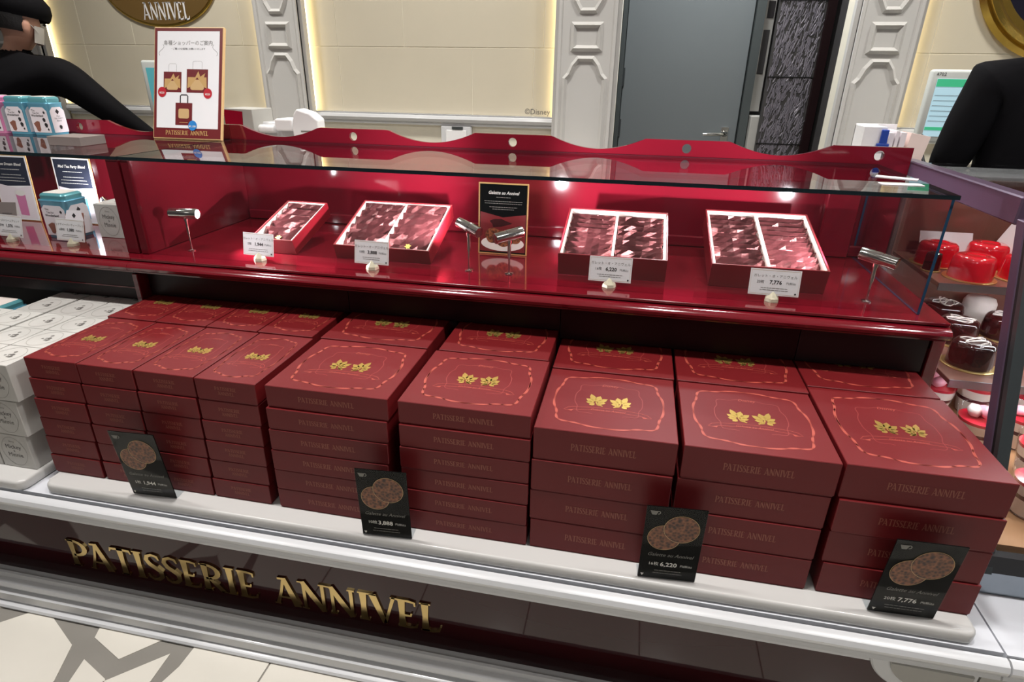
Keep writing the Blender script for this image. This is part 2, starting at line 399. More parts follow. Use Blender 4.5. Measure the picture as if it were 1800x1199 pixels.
def pilaster(n, x0, x1, m, led=(True, True), z1=2.8):
    o = struct('trim_%d' % n, MB().box(x0+.02, x1-.02, YW-.085, YW+.01, 0, z1), m, bevel=.004)
    for k, s in ((x0, 1), (x1, -1)):
        part('edge_moulding', MB().prism([(k+s*.001, YW-.07), (k+s*.02, YW-.07), (k+s*.02, YW-.092), (k+s*.034, YW-.092), (k+s*.04, YW-.085), (k+s*.04, YW-.03), (k+s*.001, YW-.03)][::-s], 0, z1), m, o)
    c = (x0+x1)/2; y = YW-.085; hw = (x1-x0)*.5
    mb = MB(); a = hw*.62
    # tall arched panel below
    top = 1.43; sh = 1.34
    frame_path(mb, [(c-a, .15), (c+a, .15), (c+a, sh), (c+a*.80, sh+.02), (c+a*.62, sh+.06), (c+a*.36, top), (c-a*.36, top), (c-a*.62, sh+.06), (c-a*.80, sh+.02), (c-a, sh)], .026, .014, y)
    part('arched_panel', mb, m, o)
    mb = MB(); q = hw*.40
    frame_path(mb, [(c-q, 1.475), (c+q, 1.475), (c+q, 1.575), (c-q, 1.575)], .028, .016, y); part('square_panel', mb, m, o)
    mb = MB()
    frame_path(mb, [(c-a*.36, 1.635), (c+a*.36, 1.635), (c+a*.62, 1.675), (c+a*.80, 1.72), (c+a, 1.74), (c+a, 2.6), (c-a, 2.6), (c-a, 1.74), (c-a*.80, 1.72), (c-a*.62, 1.675)], .026, .014, y)
    part('upper_panel', mb, m, o)
    for k, on, s in ((x0, led[0], -1), (x1, led[1], 1)):
        if on:
            part('cove_light_strip', MB().box(k-s*.012-.004, k-s*.012+.004, YW-.028, YW-.014, 1.16, z1), 'led_warm', o, label='warm white cove light strip')
    return o
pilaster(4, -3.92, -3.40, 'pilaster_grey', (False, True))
pilaster(5, -2.05, -1.77, 'pilaster')
pilaster(6, -.45, -.135, 'pilaster', (True, False))
pilaster(7, .875, 1.16, 'pilaster', (False, True))
# wall writing
t = tag(ptext(None, '©Disney', .038, 'ink_soft', (-.535, YW-.003, 1.178), name='wall_lettering'), 'small grey copyright lettering at lower right corner of the cream tiled wall', 'lettering')
# lower wall socket panel
o = thing('wall_outlet', 'small white outlet box on the wall below the rail', 'outlet', (-.97, YW-.001, 1.05))
part('housing', MB().box(-.085, .085, -.03, 0, -.05, .05), 'white_lacquer', o, bevel=.006)
part('cover', MB().box(-.055, .06, -.036, -.03, -.045, .03), 'paper', o, bevel=.004)
part('slot', MB().box(-.02, .04, -.038, -.030, .032, .046), 'alu_grey', o)

# door recess
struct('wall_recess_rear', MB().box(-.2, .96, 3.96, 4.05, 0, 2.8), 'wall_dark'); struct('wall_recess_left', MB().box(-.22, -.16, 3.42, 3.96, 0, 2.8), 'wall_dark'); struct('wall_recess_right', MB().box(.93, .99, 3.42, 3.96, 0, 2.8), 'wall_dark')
d = struct('door_1', MB().box(-.13, .55, 3.90, 3.94, 0, 2.35), 'door_grey', bevel=.003)
part('door_frame', MB().box(-.155, -.132, 3.86, 3.955, 0, 2.45).box(.555, .60, 3.86, 3.955, 0, 2.45).box(-.155, .60, 3.86, 3.955, 2.37, 2.45), 'door_frame', d)
part('hinge', MB().box(-.138, -.120, 3.885, 3.9, 1.30, 1.40), 'alu_grey', d)
part('hinge', MB().box(-.138, -.120, 3.885, 3.9, 1.02, 1.12), 'alu_grey', d)
part('door_handle', MB().tube([(.485, 3.9, 1.055), (.485, 3.855, 1.055), (.47, 3.845, 1.055), (.36, 3.845, 1.05)], [.022, .012, .011, .009]).box(.465, .505, 3.888, 3.9, 1.0, 1.09), 'chrome', d, smooth=True)
# notices and ledge beside the door
o = single('notice_board', MB().box(.60, .66, 3.93, 3.955, 1.18, 2.0), 'dim_white', 'narrow pale board with dark notices beside the grey door', 'board')
part('notice', MB().box(.615, .648, 3.925, 3.93, 1.38, 1.60), 'wall_dark', o); part('notice', MB().box(.62, .655, 3.925, 3.93, 1.66, 1.74), 'ink', o)
single('grey_cabinet', MB().box(.605, .70, 3.80, 3.955, 0, 1.16), 'dim_white', 'narrow pale grey cabinet between the door and the patterned screen', 'cabinet', bevel=.003)
# patterned screen
sc = thing('patterned_screen', 'dark room screen with a dense pattern of slanted silvery slivers', 'screen', (.78, 3.72, 0))
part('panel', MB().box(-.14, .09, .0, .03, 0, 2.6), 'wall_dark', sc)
part('side_post', MB().box(.09, .13, -.03, .04, 0, 2.6), 'fascia', sc)
mb = MB(); rnd = random.Random(3)
for k in range(1500):
    x = rnd.uniform(-.13, .08); z = rnd.uniform(.85, 2.1); L = rnd.uniform(.015, .05); dx = rnd.uniform(-.004, .018); wd = rnd.uniform(.0015, .0048)
    mb.add([(x-wd, -.001, z), (x, -.004, z), (x+wd, -.001, z), (x+dx-wd, -.001, z+L), (x+dx, -.004, z+L), (x+dx+wd, -.001, z+L)], [(0, 1, 4, 3), (1, 2, 5, 4)])
s_ = part('sliver_pattern', mb, 'sliver', sc, fix=False); s_['kind'] = 'stuff'
for z in (1.36, 1.02, 1.72): part('seam', MB().box(-.14, .09, -.005, 0, z, z+.006), 'black', sc)

# plaque and mirror on the wall
pq = thing('wall_plaque', 'oval polished gold plaque with white lettering on the tiled wall', 'sign', (-2.64, YW-.0025, 1.80), (R(90), 0, 0))
def ell(mb, a, b, z0, z1, n=48): return mb.prism([(a*math.cos(2*math.pi*k/n), b*math.sin(2*math.pi*k/n)) for k in range(n)], z0, z1)
part('rim', ell(MB(), .36, .235, 0, .012), 'gold_frame', pq, bevel=.004)
part('face', ell(MB(), .345, .22, .012, .016), 'plaque_gold', pq)
link('lettering', sign_mesh('PATISSERIE', .085, .40, 'paper'), pq, (.02, -.055, .0168))
link('lettering', sign_mesh('ANNIVEL', .085, .29, 'paper'), pq, (.03, -.155, .0168))
mr = thing('round_mirror', 'round mirror in a thick gold moulded frame at upper right', 'mirror', (1.74, YW-.0025, 1.84), (R(90), 0, 0))
part('frame', MB().lathe([(.40, 0), (.405, .015), (.385, .03), (.375, .026), (.37, .04), (.35, .044), (.335, .034), (.33, .02), (.30, .016), (.295, .004)], n=64, cap=False), 'gold_frame', mr, smooth=True)
part('glass', MB().lathe([(.0001, .008), (.30, .008)], n=64, cap=False), 'mirror', mr)

# ================================================================== WHITE COUNTER
XL, XR = -2.6, .752
ct = thing('display_counter', 'white moulded display counter with dark red glossy sign panel facing the aisle', 'counter', (0, 0, 0))
part('counter_top', MB().prism([(.949, .360), (.949, .392), (2.0, .392), (2.0, .360)][::-1], XL, XR, 'x'), 'white_gloss', ct)
bn = [(.942, .352), (.942, .388), (.939, .391), (.930, .391), (.921, .386), (.917, .376), (.920, .364), (.928, .356), (.936, .352)]
part('bullnose_moulding', MB().prism(bn[::-1], XL, XR, 'x'), 'white_lacquer', ct, smooth=35)
cv = [(1.02, .352), (.932, .352), (.930, .342), (.944, .336), (.956, .324), (.962, .312), (.972, .308), (.974, .296), (.988, .290), (.988, .272), (1.02, .272)]
part('cove_moulding', MB().prism(cv[::-1], XL, XR, 'x'), 'white_lacquer', ct, smooth=35)
part('sign_panel', MB().box(XL, XR, .990, 1.01, .03, .30), 'panel', ct, label='glossy dark red sign panel')
bs = [(1.02, .0), (.906, .0), (.903, .008), (.906, .014), (.912, .017), (.922, .018), (.922, .022), (.914, .024), (.914, .048), (.918, .050), (.930, .052), (.930, .060), (.922, .062), (.919, .070), (.922, .080), (.928, .084), (.936, .086), (.940, .096), (.946, .098), (.950, .088), (.955, .060), (1.02, .060)]
part('base_moulding', MB().prism(bs[::-1], XL, XR, 'x'), 'white_lacquer', ct, smooth=35)
part('carcass', MB().box(XL, XR, 1.02, 1.95, .0, .36), 'fascia', ct)
# rounded cartouche at the right end
cz = .272
arc_o = [(.556, .30)] + arcp(.70, .30, .144, .09, 180, 270, 14) + [(.752, .21), (.752, .30)]
cart = part('end_cartouche', MB().prism(arc_o, .972, .990, 'y'), 'white_lacquer', ct, bevel=.003)
mb = MB(); mb.prism([(.59, .30)] + arcp(.71, .30, .12, .07, 180, 270, 14) + [(.74, .23), (.74, .30)], .964, .972, 'y')
part('cartouche_inset', mb, 'dim_white', cart, bevel=.003)
# gold letters, each its own part
x = -1.405; h = .090; adv = sum(glyph(c)[1] for c in SIGN); sx = 1.05/(adv*h)
LM = {}
for c in SIGN:
    if c not in LM: 
        lm, a = letter_mb(c, h, sx, .004); LM[c] = (lm.mesh('letter', 'sign_gold') if lm.v else None, a)
    me, a = LM[c]
    if me: link('letter', me, ct, (x, .990, .118), FRONT)
    x += a
# neighbouring counter on the right
ct2 = thing('side_counter', 'white counter end under the glass cake showcase at lower right', 'counter')
part('counter_top', MB().prism([(.945, .360), (.945, .392), (1.9, .392), (1.9, .360)][::-1], .756, 2.6, 'x'), 'white_gloss', ct2)
part('bullnose_moulding', MB().prism(bn[::-1], .756, 2.6, 'x'), 'white_lacquer', ct2, smooth=35)
part('cove_moulding', MB().prism(cv[::-1], .756, 2.6, 'x'), 'white_lacquer', ct2, smooth=35)
part('front_panel', MB().box(.756, 2.6, .975, 1.9, 0, .30), 'dim_white', ct2)

# platforms
def slab(x0, x1, y0, label):
    r = .022
    poly = [(x0, 1.43), (x0, y0+r)] + arcp(x0+r, y0+r, r, r, 180, 270, 5) + arcp(x1-r, y0+r, r, r, 270, 360, 5) + [(x1, 1.43)]
    single('display_platform', MB().prism(poly[::-1], .3925, .42), 'slab', label, 'platform', bevel=.007, seg=3, smooth=35)
slab(-1.362, .708, .952, 'long white platform board under the stacked red gift boxes')
slab(-2.58, -1.415, .942, 'shorter white platform board under the white cube boxes')

# ================================================================== RED GIFT BOXES
BODY = {}
def body_mesh(w_, d_, h_):
    k = (round(w_, 4), round(d_, 4), round(h_, 4))
    if k not in BODY:
        BODY[k] = (MB().box(-w_/2, w_/2, 0, d_, .003, h_-.0006).mesh('lid', 'box_red', bevel=.0012), MB().box(-w_/2+.002, w_/2-.002, .002, d_-.002, 0, .003).mesh('tray', 'box_red'))
    return BODY[k]
def wavy(a, b, k, amp, n=120, ph=0, grow=0):
    P = []
    for i in range(n):
        t = 2*math.pi*i/n; c, s = math.cos(t), math.sin(t); e = .60
        px = a*math.copysign(abs(c)**e, c); py = b*math.copysign(abs(s)**e, s)
        m = 1 + amp*.9*math.cos(8*t) - amp*.5*math.cos(4*t) + grow*math.sin(k*t+ph)
        P.append((px*m, py*m))
    return P
TOP = {}
def top_meshes(w_, d_):
    k = (round(w_, 3), round(d_, 3))
    if k in TOP: return TOP[k]
    a, b = w_*.405, d_*.405
    mb = MB()
    P1 = wavy(a, b, 12, .035, grow=.012); P2 = wavy(a, b, 12, .035, grow=-.012)
    sz = min(w_/.279, 1)
    mb.ribbon(P1, .0030, closed=True).ribbon(P2, .0024, closed=True)
    border = mb.mesh('printed_border', 'box_print', fix=False)
    mb = MB(); P3 = wavy(a*.62, b*.62, 8, .05)
    P3 = P3[95:] + P3[:86]; mb.ribbon([(p[0], p[1]+.02*d_) for p in P3], .0015)
    inner = mb.mesh('inner_line', 'box_print_soft', fix=False)
    # curled banner
    mb = MB(); bw = w_*.25; yb = -d_*.155
    C = [(-bw+2*bw*i/16, yb+.006*sz*math.sin(math.pi*i/16)) for i in range(17)]
    mb.ribbon([(p[0], p[1]+.0055) for p in C], .0010).ribbon([(p[0], p[1]-.0055) for p in C], .0010)
    for s in (-1, 1):
        mb.ribbon([(s*bw, yb+.0055), (s*(bw+.012*sz), yb+.001), (s*(bw+.02*sz), yb-.009), (s*(bw+.004*sz), yb-.013), (s*(bw+.001), yb-.0055)], .0011)
        mb.poly([(s*bw, yb-.0055, 0), (s*(bw+.012*sz), yb-.010, 0), (s*(bw+.003), yb-.012, 0)])
    banner = mb.mesh('printed_banner', 'box_print', fix=False)
    # plain gold sprigs
    mb = MB(); q = .034*max(.72, sz)
    for s in (-1, 1):
        cx, cy = s*w_*.094, -q*.34
        for ang, L, fat in ((172, .62, .17), (138, .95, .20), (104, .98, .22), (72, 1.18, .20), (38, .80, .19), (4, .62, .16), (-40, .5, .16), (215, .46, .15)):
            an = R(90+(ang-90)*s); ux, uy = math.cos(an), math.sin(an); l = q*L; wv = q*fat
            bx, by = cx+ux*l*.16, cy+uy*l*.16
            mb.poly([(bx, by, 0), (cx+ux*l*.45-uy*wv, cy+uy*l*.45+ux*wv, 0), (cx+ux*l*.75-uy*wv*.8, cy+uy*l*.75+ux*wv*.8, 0), (cx+ux*l, cy+uy*l, 0), (cx+ux*l*.75+uy*wv*.8, cy+uy*l*.75-ux*wv*.8, 0), (cx+ux*l*.45+uy*wv, cy+uy*l*.45-ux*wv, 0)][::-1])
        mb.ribbon([(cx, cy+q*.2), (cx-s*q*.1, cy-q*.15), (cx-s*q*.45, cy-q*.32)], q*.10)
    emblem = mb.mesh('gold_sprig_emblem', 'foil_gold', fix=False)
    TOP[k] = (border, inner, banner, emblem); return TOP[k]
def gift_box(x0, x1, y0, y1, z0, z1, label, group, small, top, rz=0):
    w_, d_, h_ = x1-x0, y1-y0, z1-z0
    o = thing('gift_box', label, 'box', ((x0+x1)/2, y0, z0), (0, 0, rz), group)
    b, t = body_mesh(w_, d_, h_)
    link('lid', b, o); link('tray', t, o)
    if small:
        link('side_print', sign_mesh('PATISSERIE', .0085, w_*.36, 'side_foil'), o, (0, -.0004, h_*.62), FRONT)
        link('side_print', sign_mesh('ANNIVEL', .0085, w_*.27, 'side_foil'), o, (0, -.0004, h_*.40), FRONT)
    else:
        link('side_print', sign_mesh(SIGN, .0155 if h_ > .06 else .0125, w_*.46, 'side_foil'), o, (0, -.0004, h_*.52), FRONT)
    if top:
        zt = h_-.0006; bo, inn, ba, em = top_meshes(w_, d_)
        for n_, me, dz in (('printed_border', bo, .0003), ('inner_line', inn, .0003), ('printed_banner', ba, .0003), ('gold_emblem', em, .0004)):
            link(n_, me, o, (0, d_/2, zt+dz))
        ptext(o, 'Disney', .013 if not small else .009, 'box_print', (0, d_/2+d_*.265, zt+.0004), (0, 0, 0), 'brand_print', shear=.25)
        ptext(o, 'Galette au Annivel', .0095 if not small else .0055, 'box_print', (0, d_/2-d_*.148, zt+.0004), (0, 0, 0), 'banner_print', shear=.35)
    return o
ORD = ['bottom layer', 'second layer up', 'third layer up', 'fourth layer up', 'fifth layer up', 'top layer']
ORD4 = ['bottom layer', 'second layer up', 'third layer up', 'top layer']
FZ = 1.437     # face of the dark fascia under the shelf
def jig(a): return random.uniform(-a, a)
def stack(x0, x1, y0, y1, ztop, n, desc, group, small, slope=0):
    hh = (ztop-.42)/n
    for k in range(n):
        z0 = .4202+k*hh; lab = '%s gift box, %s in the %s' % ('narrow red' if small else ('thick red' if n == 4 else 'red'), (ORD if n == 6 else ORD4)[k], desc)
        j = jig(.0012) if small else jig(.002)
        if k == n-1: j = 0
        s_ = slope*(n-1-k)/(n-1)
        gift_box(x0+j+s_, x1+j+s_, y0+jig(.0013)+.002-(.0018 if k < n-1 else 0), y1+jig(.001), z0, z0+hh-.0002, lab, group, small, k == n-1, 0 if (small or k == n-1) else R(jig(.35)))
SB = [-1.356, -1.2095, -1.061, -.9075, -.756]
names4 = ['leftmost narrow stack beside the white boxes', 'second narrow stack from the left', 'third narrow stack from the left', 'fourth narrow stack from the left']
for i in range(4):
    stack(SB[i]+.001, SB[i+1]-.0035, 1.003, 1.257, .743, 6, names4[i], 'narrow red boxes in front', True, slope=(-.016, -.012, -.012, -.010)[i])
stack(-.735, -.457, 1.000, 1.255, .746, 6, 'first wide six-layer stack', 'wide red boxes in six layers', False, -.012)
stack(-.435, -.157, 1.000, 1.255, .746, 6, 'second wide six-layer stack', 'wide red boxes in six layers', False, -.002)
stack(-.151, .127, 1.000, 1.266, .725, 4, 'first four-layer stack from the left', 'thick red boxes in four layers', False, -.002)
stack(.138, .416, 1.000, 1.266, .725, 4, 'middle four-layer stack', 'thick red boxes in four layers', False, -.006)
stack(.423, .700, 1.000, 1.304, .726, 4, 'rightmost four-layer stack', 'thick red boxes in four layers', False, .008)
# rear row standing on a step
step = single('rear_step', MB().box(-.1555, .68, 1.325, 1.60, .4205, .648).box(-1.372, -.1555, 1.275, 1.52, .4205, .6885), 'fascia', 'dark step board behind the front stacks carrying the rear gift boxes', 'step')
BB = [-1.372, -1.222, -1.069, -.920, -.764]
for i in range(4):
    gift_box(BB[i]+.001, BB[i+1]-.003, 1.266, 1.52, .689, .743, 'narrow red gift box behind the %s' % names4[i], 'red boxes in the rear row', True, True)
rear = [(-.741, -.459, 1.262, 1.517, .692, .746, 'rear wide dark red gift box behind the first wide six-layer stack'), (-.430, -.161, 1.262, 1.517, .692, .746, 'rear wide dark red gift box behind the second wide six-layer stack'),
        (-.151, .130, 1.273, 1.539, .649, .725, 'rear thick dark red gift box behind the first four-layer stack'), (.137, .4205, 1.273, 1.539, .649, .725, 'rear thick dark red gift box behind the middle four-layer stack'),
        (.425, .699, 1.311, 1.60, .649, .725, 'rear thick dark red gift box behind the rightmost four-layer stack')]
for a in rear: gift_box(*a[:6], a[6], 'red boxes in the rear row', False, True)

# ================================================================== WHITE CUBE BOXES
WB_B = MB().box(-.049, .049, 0, .098, .0, .0985).mesh('carton', 'white_box', bevel=.0012)
def ring(a, b, wd, n=40, z=0):
    mb = MB(); mb.ribbon([(a*math.cos(2*math.pi*k/n)*(1+.03*math.cos(4*math.pi*k/n*2)), b*math.sin(2*math.pi*k/n)) for k in range(n)], wd, closed=True); return mb
RING = ring(.036, .042, .0011).mesh('oval_print', 'white_box_print', fix=False)
mb = MB(); rnd = random.Random(9)
for k in range(8): 
    x, y = rnd.uniform(-.014, .014), rnd.uniform(-.014, .014); r = rnd.uniform(.003, .006)
    mb.poly([(x+r*math.cos(a_), y+r*math.sin(a_), 0) for a_ in [2*math.pi*i/6 for i in range(6)]])
SPRIG = mb.mesh('dark_sprig_print', 'ink_soft', fix=False)
def white_cube(x, y, z, label, face=True, top=True, group='white cube boxes', rz=0):
    o = thing('cube_box', label, 'box', (x, y, z), (0, 0, rz), group)
    link('carton', WB_B, o)
    if face:
        link('oval_print', RING, o, (0, -.0004, .049), FRONT)
        ptext(o, 'Mickey', .0175, 'ink_mid', (0, -.0005, .062), sx=.95); ptext(o, '&', .009, 'ink_mid', (0, -.0005, .050)); ptext(o, 'Minnie', .0175, 'ink_mid', (0, -.0005, .038), sx=.95)
        ptext(o, 'Disney', .006, 'ink_soft', (0, -.0005, .078), shear=.2)
    if top:
        link('oval_print', RING, o, (0, .049, .0989)); link('sprig_print', SPRIG, o, (.004, .055, .0990))
    return o
colx = [-1.446, -1.549, -1.658, -1.762]
cn = ['column nearest the red boxes', 'second column from the red boxes', 'third column from the red boxes', 'fourth column from the red boxes']
rown = ['front', 'second', 'third', 'fourth', 'last']
for ci, cx in enumerate(colx):
    for ri in range(5):
        y = .9925+ri*.1005
        if ri == 0:
            for k in range(3):
                white_cube(cx+(.0, -.018, -.036)[2-k]*(.75), y+.004*(2-k)*.5, .4205+k*.101, '%s white cube box of the front stack, %s' % (['bottom', 'middle', 'top'][k], cn[ci]), True, k == 2, rz=R(jig(1.2)))
        elif ci < 3 or ri in (1, 2):
            white_cube(cx+jig(.001)-.002*ri*.3, y, .4205+.202, 'white cube box on top, %s row, %s' % (rown[ri], cn[ci]), ri == 1, True)
single('rear_step', MB().box(-1.84, -1.42, 1.095, 1.43, .4205, .6220), 'dim_white', 'pale step board under the rear rows of white cube boxes', 'step')

# ================================================================== GLASS DISPLAY CASES
SH = .87; GT = 1.14; YF = 1.437; YB = 1.93
mold = [(1.437, .818), (1.437, .862), (1.400, .862), (1.399, .8600), (1.386, .8590), (1.376, .855), (1.3705, .8475), (1.372, .840), (1.380, .835), (1.392, .833), (1.392, .827), (1.402, .8255), (1.412, .820)]
board = [(YB+.012, SH-.05)]
def scallop(x0, x1, holes):
    """top outline of the back board, left to right: flat tops around each hole, shallow dips between"""
    P = []
    n = int((x1-x0)/.012)
    for i in range(n+1):
        x = x0+(x1-x0)*i/n
        dmin = min(abs(x-h_) for h_ in holes)
        t = max(0, (dmin-.122)/(.265-.122)); t = min(t, 1)
        s_ = 1-(1-t)**1.9
        P.append((x, 1.187-.034*s_))
    return P
def back_board(x0, x1, holes, parent):
    top = scallop(x0, x1, holes); z0 = SH+.0005
    th = .012
    bm = bmesh.new()
    # outline + round holes, filled
    outer = [bm.verts.new((p[0], 0, p[1])) for p in [(x0, z0), (x1, z0)]+top[::-1]]
    edges = [bm.edges.new((outer[i], outer[(i+1) % len(outer)])) for i in range(len(outer))]
    for h_ in holes:
        if x0+.02 < h_ < x1-.02:
            ring_ = [bm.verts.new((h_+.0135*math.cos(2*math.pi*k/20), 0, 1.163+.0135*math.sin(2*math.pi*k/20))) for k in range(20)]
            edges += [bm.edges.new((ring_[i], ring_[(i+1) % 20])) for i in range(20)]
    bmesh.ops.triangle_fill(bm, use_beauty=True, use_dissolve=False, edges=edges)
    r = bmesh.ops.extrude_face_region(bm, geom=bm.faces[:])
    bmesh.ops.translate(bm, verts=[v for v in r['geom'] if isinstance(v, bmesh.types.BMVert)], vec=(0, th, 0))
    bmesh.ops.recalc_face_normals(bm, faces=bm.faces)
    me = bpy.data.meshes.new('back_board'); bm.to_mesh(me); bm.free(); me.materials.append(MATS['case_back'])
    return link('back_board', me, parent, (0, YB, 0))
def glass_slab(name, x0, x1, y0, y1, z0, z1, parent, edge='acrylic_edge', thin='z'):
    mb = MB().box(x0, x1, y0, y1, z0, z1)
    big = {'z': (0, 1), 'y': (2, 4), 'x': (3, 5)}[thin]
    mb.mi = [0 if i in big else 1 for i in range(6)]
    return part(name, mb, ['glass_pane' if thin != 'z' else 'glass_clear', edge], parent)
CX0, CX1 = -1.375, .712
gc = thing('glass_display_case', 'long red lacquered glass display case with scalloped back board above the gift boxes', 'display case')
part('shelf', MB().box(CX0, CX1, 1.392, 1.96, .862, SH), 'lacquer', gc, bevel=.0015)
part('shelf_moulding', MB().prism(mold[::-1], CX0, CX1, 'x'), 'lacquer', gc, smooth=35)
part('shelf_body', MB().box(CX0+.01, CX1-.01, 1.437, 1.96, .818, .862), 'lacquer_dark', gc)
back_board(CX0, .751, [-1.453, -.924, -.389, .14, .667], gc)
part('back_moulding', MB().box(-1.345, .72, 1.916, 1.93, .871, .905), 'case_back', gc, bevel=.004)
part('back_cornice', MB().box(-1.345, .655, 1.905, 1.93, 1.085, 1.13), 'case_back', gc, bevel=.004)
glass_slab('glass_top', CX0+.003, .670, 1.430, 1.928, 1.131, GT, gc)
glass_slab('glass_front', -1.345, .658, YF, YF+.006, SH+.0005, 1.131, gc, 'acrylic', 'y')
glass_slab('glass_side', .658, .664, YF, 1.926, SH+.0005, 1.131, gc, 'edge_blue', 'x')
part('divider', MB().box(-1.372, -1.347, 1.432, 1.93, SH+.0005, 1.1305), 'lacquer_dark', gc, bevel=.002)
part('rear_post', MB().box(.55, .64, 1.90, 1.93, SH+.0005, 1.13), 'case_back', gc, bevel=.004)
part('side_leg', MB().box(.714, .742, 1.448, 1.96, .3925, .8185), 'lacquer', gc, bevel=.002)
for a, b, z0 in ((-1.374, -.745, .747), (-.743, -.1575, .750), (-.1555, .4215, .729), (.4235, .702, .7285)):
    part('fascia', MB().box(a, b, FZ, FZ+.010, z0, .818), 'fascia' if b < .5 else 'black', gc)
part('lower_back', MB().box(-1.374, .712, 1.93, 1.95, .42, .818), 'black', gc)
lc = thing('glass_display_case', 'shorter red glass display case at left edge holding tea tins', 'display case')
LX0, LX1 = -2.75, -1.376
part('shelf', MB().box(LX0, LX1, 1.392, 1.96, .862, SH), 'lacquer', lc, bevel=.0015)
part('shelf_moulding', MB().prism(mold[::-1], LX0, LX1, 'x'), 'lacquer', lc, smooth=35)
part('shelf_body', MB().box(LX0, LX1-.01, 1.437, 1.96, .818, .862), 'lacquer_dark', lc)
back_board(LX0, LX1, [-2.51, -1.98, -1.453], lc)
part('back_post', MB().box(-2.14, -1.975, 1.905, 1.93, SH+.0005, 1.13), 'lacquer_dark', lc, bevel=.003)
glass_slab('glass_top', LX0, LX1-.003, 1.430, 1.928, 1.131, GT, lc)
glass_slab('glass_front', LX0, -1.42, YF, YF+.006, SH+.0005, 1.131, lc, 'acrylic', 'y')
part('divider', MB().box(-1.418, -1.379, 1.432, 1.93, SH+.0005, 1.1305), 'lacquer_dark', lc, bevel=.002)
part('side_leg', MB().box(-1.3955, -1.378, 1.402, 1.96, .3925, .8185), 'lacquer_dark', lc, bevel=.002)
part('fascia', MB().box(LX0, -1.407, FZ, FZ+.010, .727, .818), 'fascia', lc)
part('lower_back', MB().box(LX0, -1.407, 1.93, 1.95, .392, .818), 'black', lc)
part('fascia_groove', MB().box(LX0, -1.407, FZ-.002, FZ, .760, .764), 'lacquer_dark', lc)

# ---- foil packets in open boxes
def packet_mesh(seed, wd=.112, ln=.086):
    rnd = random.Random(seed); nx, ny = 8, 5
    vs = []; fs = []
    ph = [rnd.uniform(0, 6) for _ in range(6)]
    for sgn in (1, -1):
        for j in range(ny):
            for i in range(nx):
                u, v = i/(nx-1), j/(ny-1)
                puff = (math.sin(math.pi*min(1, max(0, (u-.06)/.88)))**.6)*(math.sin(math.pi*min(1, max(0, (v-.04)/.92)))**.6)
                cr = .0012*math.sin(9*u*2+ph[0]+v*7)+rnd.uniform(-.0025, .0025)
                z = sgn*(.0045*puff)+cr*(.25+puff)*(1 if 0 < i < nx-1 else .2)
                ex = .003*math.sin(40*v+ph[2]) if i in (0, nx-1) else 0
                vs.append(((u-.5)*wd+ex, v*ln+(.0012*math.sin(50*u) if j in (0, ny-1) else 0), z))
    N = nx*ny
    for s_ in (0, 1):
        for j in range(ny-1):
            for i in range(nx-1):
                a = s_*N+j*nx+i; q = (a, a+1, a+nx+1, a+nx); fs.append(q if s_ == 0 else q[::-1])
    for i in range(nx-1): fs += [(i+N, i+1+N, i+1, i), ((ny-1)*nx+i, (ny-1)*nx+i+1, (ny-1)*nx+i+1+N, (ny-1)*nx+i+N)]
    for j in range(ny-1): fs += [(j*nx, (j+1)*nx, (j+1)*nx+N, j*nx+N), (j*nx+nx-1+N, (j+1)*nx+nx-1+N, (j+1)*nx+nx-1, j*nx+nx-1)]
    return MB().add(vs, fs).mesh('packet', 'foil_pack')
PK = [packet_mesh(s) for s in range(5)]
mbp = MB()
for ang in (20, 75, 130, 190, 250, 310):
    ux, uy = math.cos(R(ang)), math.sin(R(ang)); mbp.poly([(0, 0, 0), (ux*.005-uy*.003, uy*.005+ux*.003, 0), (ux*.011, uy*.008, 0), (ux*.005+uy*.003, uy*.005-ux*.003, 0)])
PKP = mbp.mesh('gold_mark', 'foil_gold', fix=False)
NUM = ['front', 'second', 'third', 'fourth', 'fifth', 'sixth', 'seventh', 'eighth', 'ninth', 'rear']
